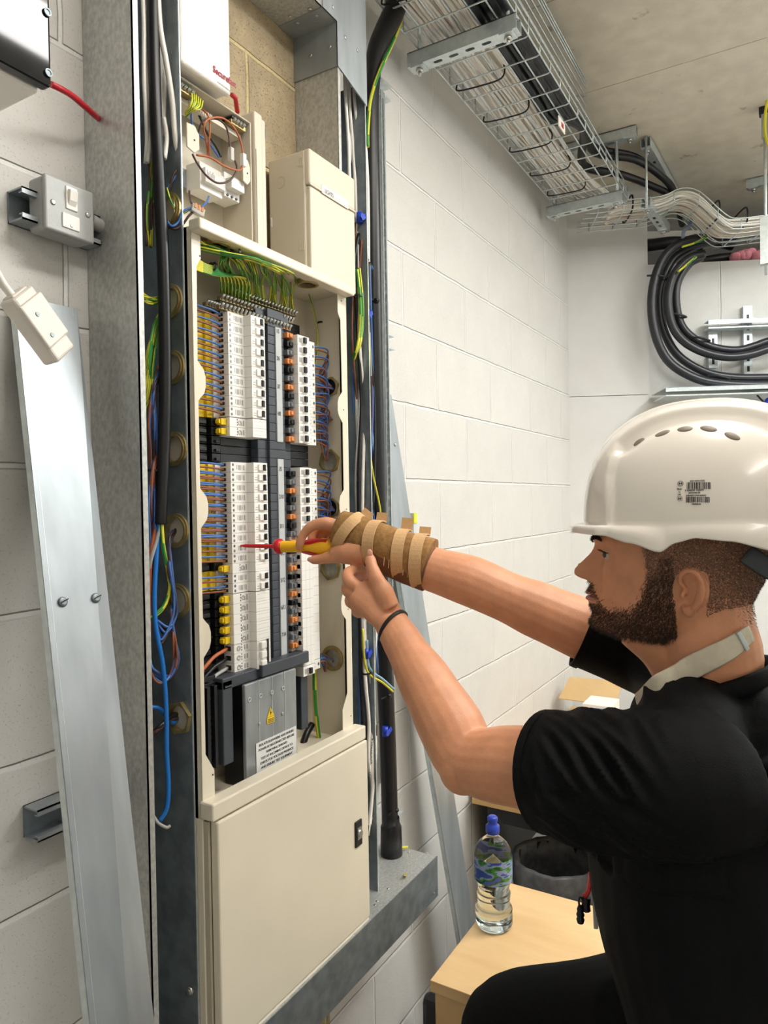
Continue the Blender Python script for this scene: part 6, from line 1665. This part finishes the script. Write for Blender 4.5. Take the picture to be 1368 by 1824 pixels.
for i in range(80): rows.append([hat(2*math.pi*j/NP, math.pi/2*(1-i/79)) for j in range(NP)])
for k in (.15, .35, .6, .8, .93, 1.0): rows.append([skirt(2*math.pi*j/NP, k) for j in range(NP)])
def edge_in(th): return skirt(th, 1.0)*1.0
rows.append([skirt(2*math.pi*j/NP, 1.0)-V((math.cos(2*math.pi*j/NP), math.sin(2*math.pi*j/NP), 0))*.003+V((0, 0, -.0005)) for j in range(NP)])
rows.append([hat(2*math.pi*j/NP, 0)-V((math.cos(2*math.pi*j/NP), math.sin(2*math.pi*j/NP), 0))*.006+V((0, 0, rimz(2*math.pi*j/NP)*.6)) for j in range(NP)])
for i in range(1, 9): rows.append([hat(2*math.pi*j/NP, math.pi/2*i/9)*1.0-V((math.cos(2*math.pi*j/NP)*math.cos(math.pi/2*i/9), math.sin(2*math.pi*j/NP)*math.cos(math.pi/2*i/9), math.sin(math.pi/2*i/9)))*.004 for j in range(NP)])
hh = thing('hard_hat', 'white vented hard hat with a short peak on the head of the man', 'hard hat', MH @ HC)
shell = MB().grid(rows, closed_u=True, M=MH).build('shell', mat('white_hat', 'EFE8DF', .22, 0, 0, 8, spec=.6, coat=.4), hh)
# vents in the step beside the crest
def hat_near(px, py):
    best = None
    for j in range(90):
        th = R(20+j*1.8)
        for i in range(60):
            ph = R(i*1.45); q = MH @ hat(th, ph); x, y = proj(q); e = (x-px)**2+(y-py)**2
            if best is None or e < best[0]: best = (e, th, ph)
    return best[1], best[2]
def hatn(th, ph):
    a = hat(th+.01, ph)-hat(th-.01, ph); b_ = hat(th, ph+.01)-hat(th, ph-.01); n_ = a.cross(b_).normalized()
    return n_ if n_.dot(V((math.cos(th), math.sin(th), .5))) > 0 else -n_
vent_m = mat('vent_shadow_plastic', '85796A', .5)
for (px, py, px2, py2) in ((1131, 794, 1146, 782), (1168, 777, 1190, 768), (1208, 766, 1232, 762), (1250, 762, 1275, 765), (1292, 770, 1316, 780)):
    a, c = hat_near(px, py), hat_near(px2, py2)
    A_, B_ = hat(*a), hat(*c); n_ = hatn((a[0]+c[0])/2, (a[1]+c[1])/2)
    M_ = MH @ frame(A_.lerp(B_, .5)-n_*.0005, B_-A_, n_.cross(B_-A_))
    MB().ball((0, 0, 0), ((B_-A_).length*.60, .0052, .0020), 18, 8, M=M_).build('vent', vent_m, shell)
    if 'vents2' not in globals() and False: pass
# printed mark on the side
def decal(px0, py0, px1, py1, mt_, mb):
    """small printed bar on the shell between two photo positions"""
    a = hat_near((px0+px1)/2, (py0+py1)/2); P0 = hat(*a); n_ = hatn(*a); 
    mb.append(((px0, py0, px1, py1), MH @ P0, MH.to_3x3() @ n_))
L0 = []
decal(1210, 850, 1275, 900, None, L0)
(_, Pd, Nd) = L0[0]
xd = V((0, 0, 1)).cross(Nd).normalized(); yd = Nd.cross(xd).normalized()
Md = frame(Pd, xd, yd)
def toM(px, py):
    q = PP(px, py, Pd, Nd); l = Md.inverted() @ q; return l.x, l.y
def on_hat(x, y, o=.0006):
    """drop a flat mark onto the curved shell along its normal"""
    p = MH.inverted() @ (Md @ V((x, y, 0)))
    lo, hi = -.02, .03; n_ = (MH.to_3x3().inverted() @ Nd)
    r0 = p-HC
    # solve along the normal for the shell surface
    def inside(k):
        q = p-n_*k; d = q-HC; z = d.z
        if z < 0: return True
        phs = math.asin(min(1, max(0, (z/HH))**(2.3/2))); 
        th = math.atan2(d.y, d.x); s_ = hat(th, phs)-HC
        return math.hypot(d.x, d.y) < math.hypot(s_.x, s_.y)
    a_, b_ = -.02, .02
    for _ in range(22):
        m_ = (a_+b_)/2
        if inside(m_): b_ = m_
        else: a_ = m_
    return MH @ (p-n_*((a_+b_)/2)+n_*o)
dec = MB()
def bar_(px0, py0, px1, py1):
    x0, y0 = toM(px0, py0); x1, y1 = toM(px1, py1)
    P_ = [on_hat(x0, y0), on_hat(x1, y0), on_hat(x1, y1), on_hat(x0, y1)]
    Q_ = [p-Nd*.0004 for p in P_]
    dec.add(P_+Q_, [(0, 1, 2, 3), (4, 7, 6, 5), (0, 4, 5, 1), (1, 5, 6, 2), (2, 6, 7, 3), (3, 7, 4, 0)])
random.seed(3)
for (ya, yb, xa_, xb_) in ((859, 871, 1223, 1265), (885, 895, 1222, 1263)):
    x = xa_
    while x < xb_:
        w_ = random.choice((.6, .6, 1.2, 1.8)); bar_(x, ya, x+w_, yb); x += w_+random.choice((.7, .7, 1.4))
dec.build('barcode', print_b, shell, norm=False)
def hat_text(s_, px, py, size, sx=.9):
    x, y = toM(px, py); P_ = on_hat(x, y, .0007); text(s_, size, frame(P_, xd, yd), print_b, shell, 'printed_text', sx=sx, bold=.00003)
hat_text('EAN BARCODE', 1229, 858, .0026); hat_text('5 038428 120075', 1220, 875, .0032); hat_text('AJF030-000-100', 1226, 879, .0022)
hat_text('JSPSAFETY.COM 05/05/22', 1222, 884, .0022); hat_text('0709800100', 1232, 899, .0022); hat_text('Made', 1206, 872, .0026); hat_text('in', 1209, 877.5, .0026); hat_text('UK', 1208, 882, .0026)
for (px, py) in ((1212, 861), (1211, 888)):
    x, y = toM(px, py); P_ = on_hat(x, y, .0006); M_ = frame(P_, xd, yd)
    q = MB().ring(M_ @ V((0, 0, -.0002)), M_ @ V((0, 0, .0001)), .0032, .0027, 16, nout=(6 if py > 870 else None))
    q.box((-.0016, -.0012, -.0001), (-.0004, .0010, .0001), M=M_).box((.0004, -.0012, -.0001), (.0016, .0010, .0001), M=M_).build('printed_emblem', print_b, shell)
# harness at the back
MB().tube([MH @ V(v) for v in ((-.075, .088, .050), (-.10, .082, .030), (-.125, .060, .018), (-.14, .03, .014), (-.145, 0, .014), (-.14, -.03, .014), (-.10, -.082, .03))], .012, 10, 4, flat=.18, up=HZ).build('headband', dgrey_p, hh)
p = MH @ V((-.118, .070, .024)); 
MB().box((-.020, -.0015, -.009), (.020, .0015, .009), M=frame(p, PD(1368, 1000, .85)-PD(1340, 1025, .85), HZ)).build('size_label', white_p, hh)
# ---- screwdriver
Ls = (sd_end-sd_tip).length
sdr = thing('screwdriver', 'insulated screwdriver with red shaft and yellow and red handle held at the breakers', 'screwdriver', sd_tip)
Ms = frame(sd_tip, dax.orthogonal(), dax.cross(dax.orthogonal())); 
if (Ms.to_3x3() @ V((0, 0, 1))).dot(dax) < 0: Ms = frame(sd_tip, dax.orthogonal(), -dax.cross(dax.orthogonal()))
def at_px(x):
    # distance along the axis that appears at photo column x
    a_, b_ = 0, Ls*1.2
    for _ in range(40):
        m_ = (a_+b_)/2
        if proj(sd_tip+dax*m_)[0] < x: a_ = m_
        else: b_ = m_
    return (a_+b_)/2
t1, t2, t3, t4 = at_px(491), at_px(503), at_px(530), Ls*1.05
redp = mat('red_insulation', 'C8202A', .3); yel2 = mat('tool_yellow', 'F2B81E', .35)
MB().lathe([(0, 0), (.0018, 0), (.0022, .004), (.0036, .010), (.0040, t1)], Ms, 18).build('shaft', redp, sdr)
MB().lathe([(.004, t1-.002), (.0125, t1), (.0145, t1+.004), (.0145, t2-.003), (.0115, t2)], Ms, 28).build('guard', redp, sdr)
MB().lathe([(.0110, t2-.001), (.0105, t3-.006), (.0112, t3+.01), (.0150, t3+.03), (.0165, (t3+t4)/2+.01), (.0160, t4-.015), (.0120, t4-.003), (0, t4)], Ms, 28).build('handle', yel2, sdr)
for a in (20, 140, 260):
    q = MB(); rws = []
    for k in range(14):
        t = k/13; z = t3+.012+(t4-t3-.022)*t; wv = R(26+10*math.sin(t*math.pi*2)); rr = interp([(1.01, .0135, 0), (.9, .0162, 0), (.55, .0170, 0), (.3, .0160, 0), (0, .0124, 0)], t, 1)
        rws.append([Ms @ V((math.cos(R(a)+wv*(j/6-.5)*2)*rr, math.sin(R(a)+wv*(j/6-.5)*2)*rr, z)) for j in range(7)])
    q.grid(rws); q.build('red_grip', redp, sdr)
# ---- keys and card at the waist
ky = thing('key_lanyard', 'red key clip with black cord toggle hanging at the waist of the man', 'lanyard', PD(1040, 1650, 1.02))
def kd(L_): return [PD(a, b_, 1.02) for a, b_ in L_]
MB().tube(kd([(1053, 1480), (1052, 1505), (1055, 1530), (1054, 1555)]), .0022, 8, 4).build('ring_chain', steel, ky)
MB().tube(kd([(1052, 1556), (1051, 1572), (1047, 1590), (1040, 1597)]), .0045, 8, 4, flat=.6).build('red_clip', redp, ky)
MB().tube(kd([(1045, 1598), (1044, 1612), (1045, 1622)]), .006, 8, 3).build('black_key', black_p, ky)
MB().tube(kd([(1034, 1624), (1031, 1605), (1034, 1598), (1038, 1605), (1036, 1624)]), .0015, 6, 4).lathe([(.0, 0), (.0045, .001), (.006, .006), (.0045, .009), (.006, .013), (.0045, .017), (.005, .021), (.003, .026), (0, .027)], Matrix.Translation(PD(1034, 1645, 1.02)), 14).build('cord_toggle', black_p, ky)
MB().prism(kd([(1056, 1560), (1063, 1558), (1066, 1655), (1060, 1655)]), (0, .002, 0)).build('card_holder', mat('card_clear', 'C8C8C4', .3), ky)
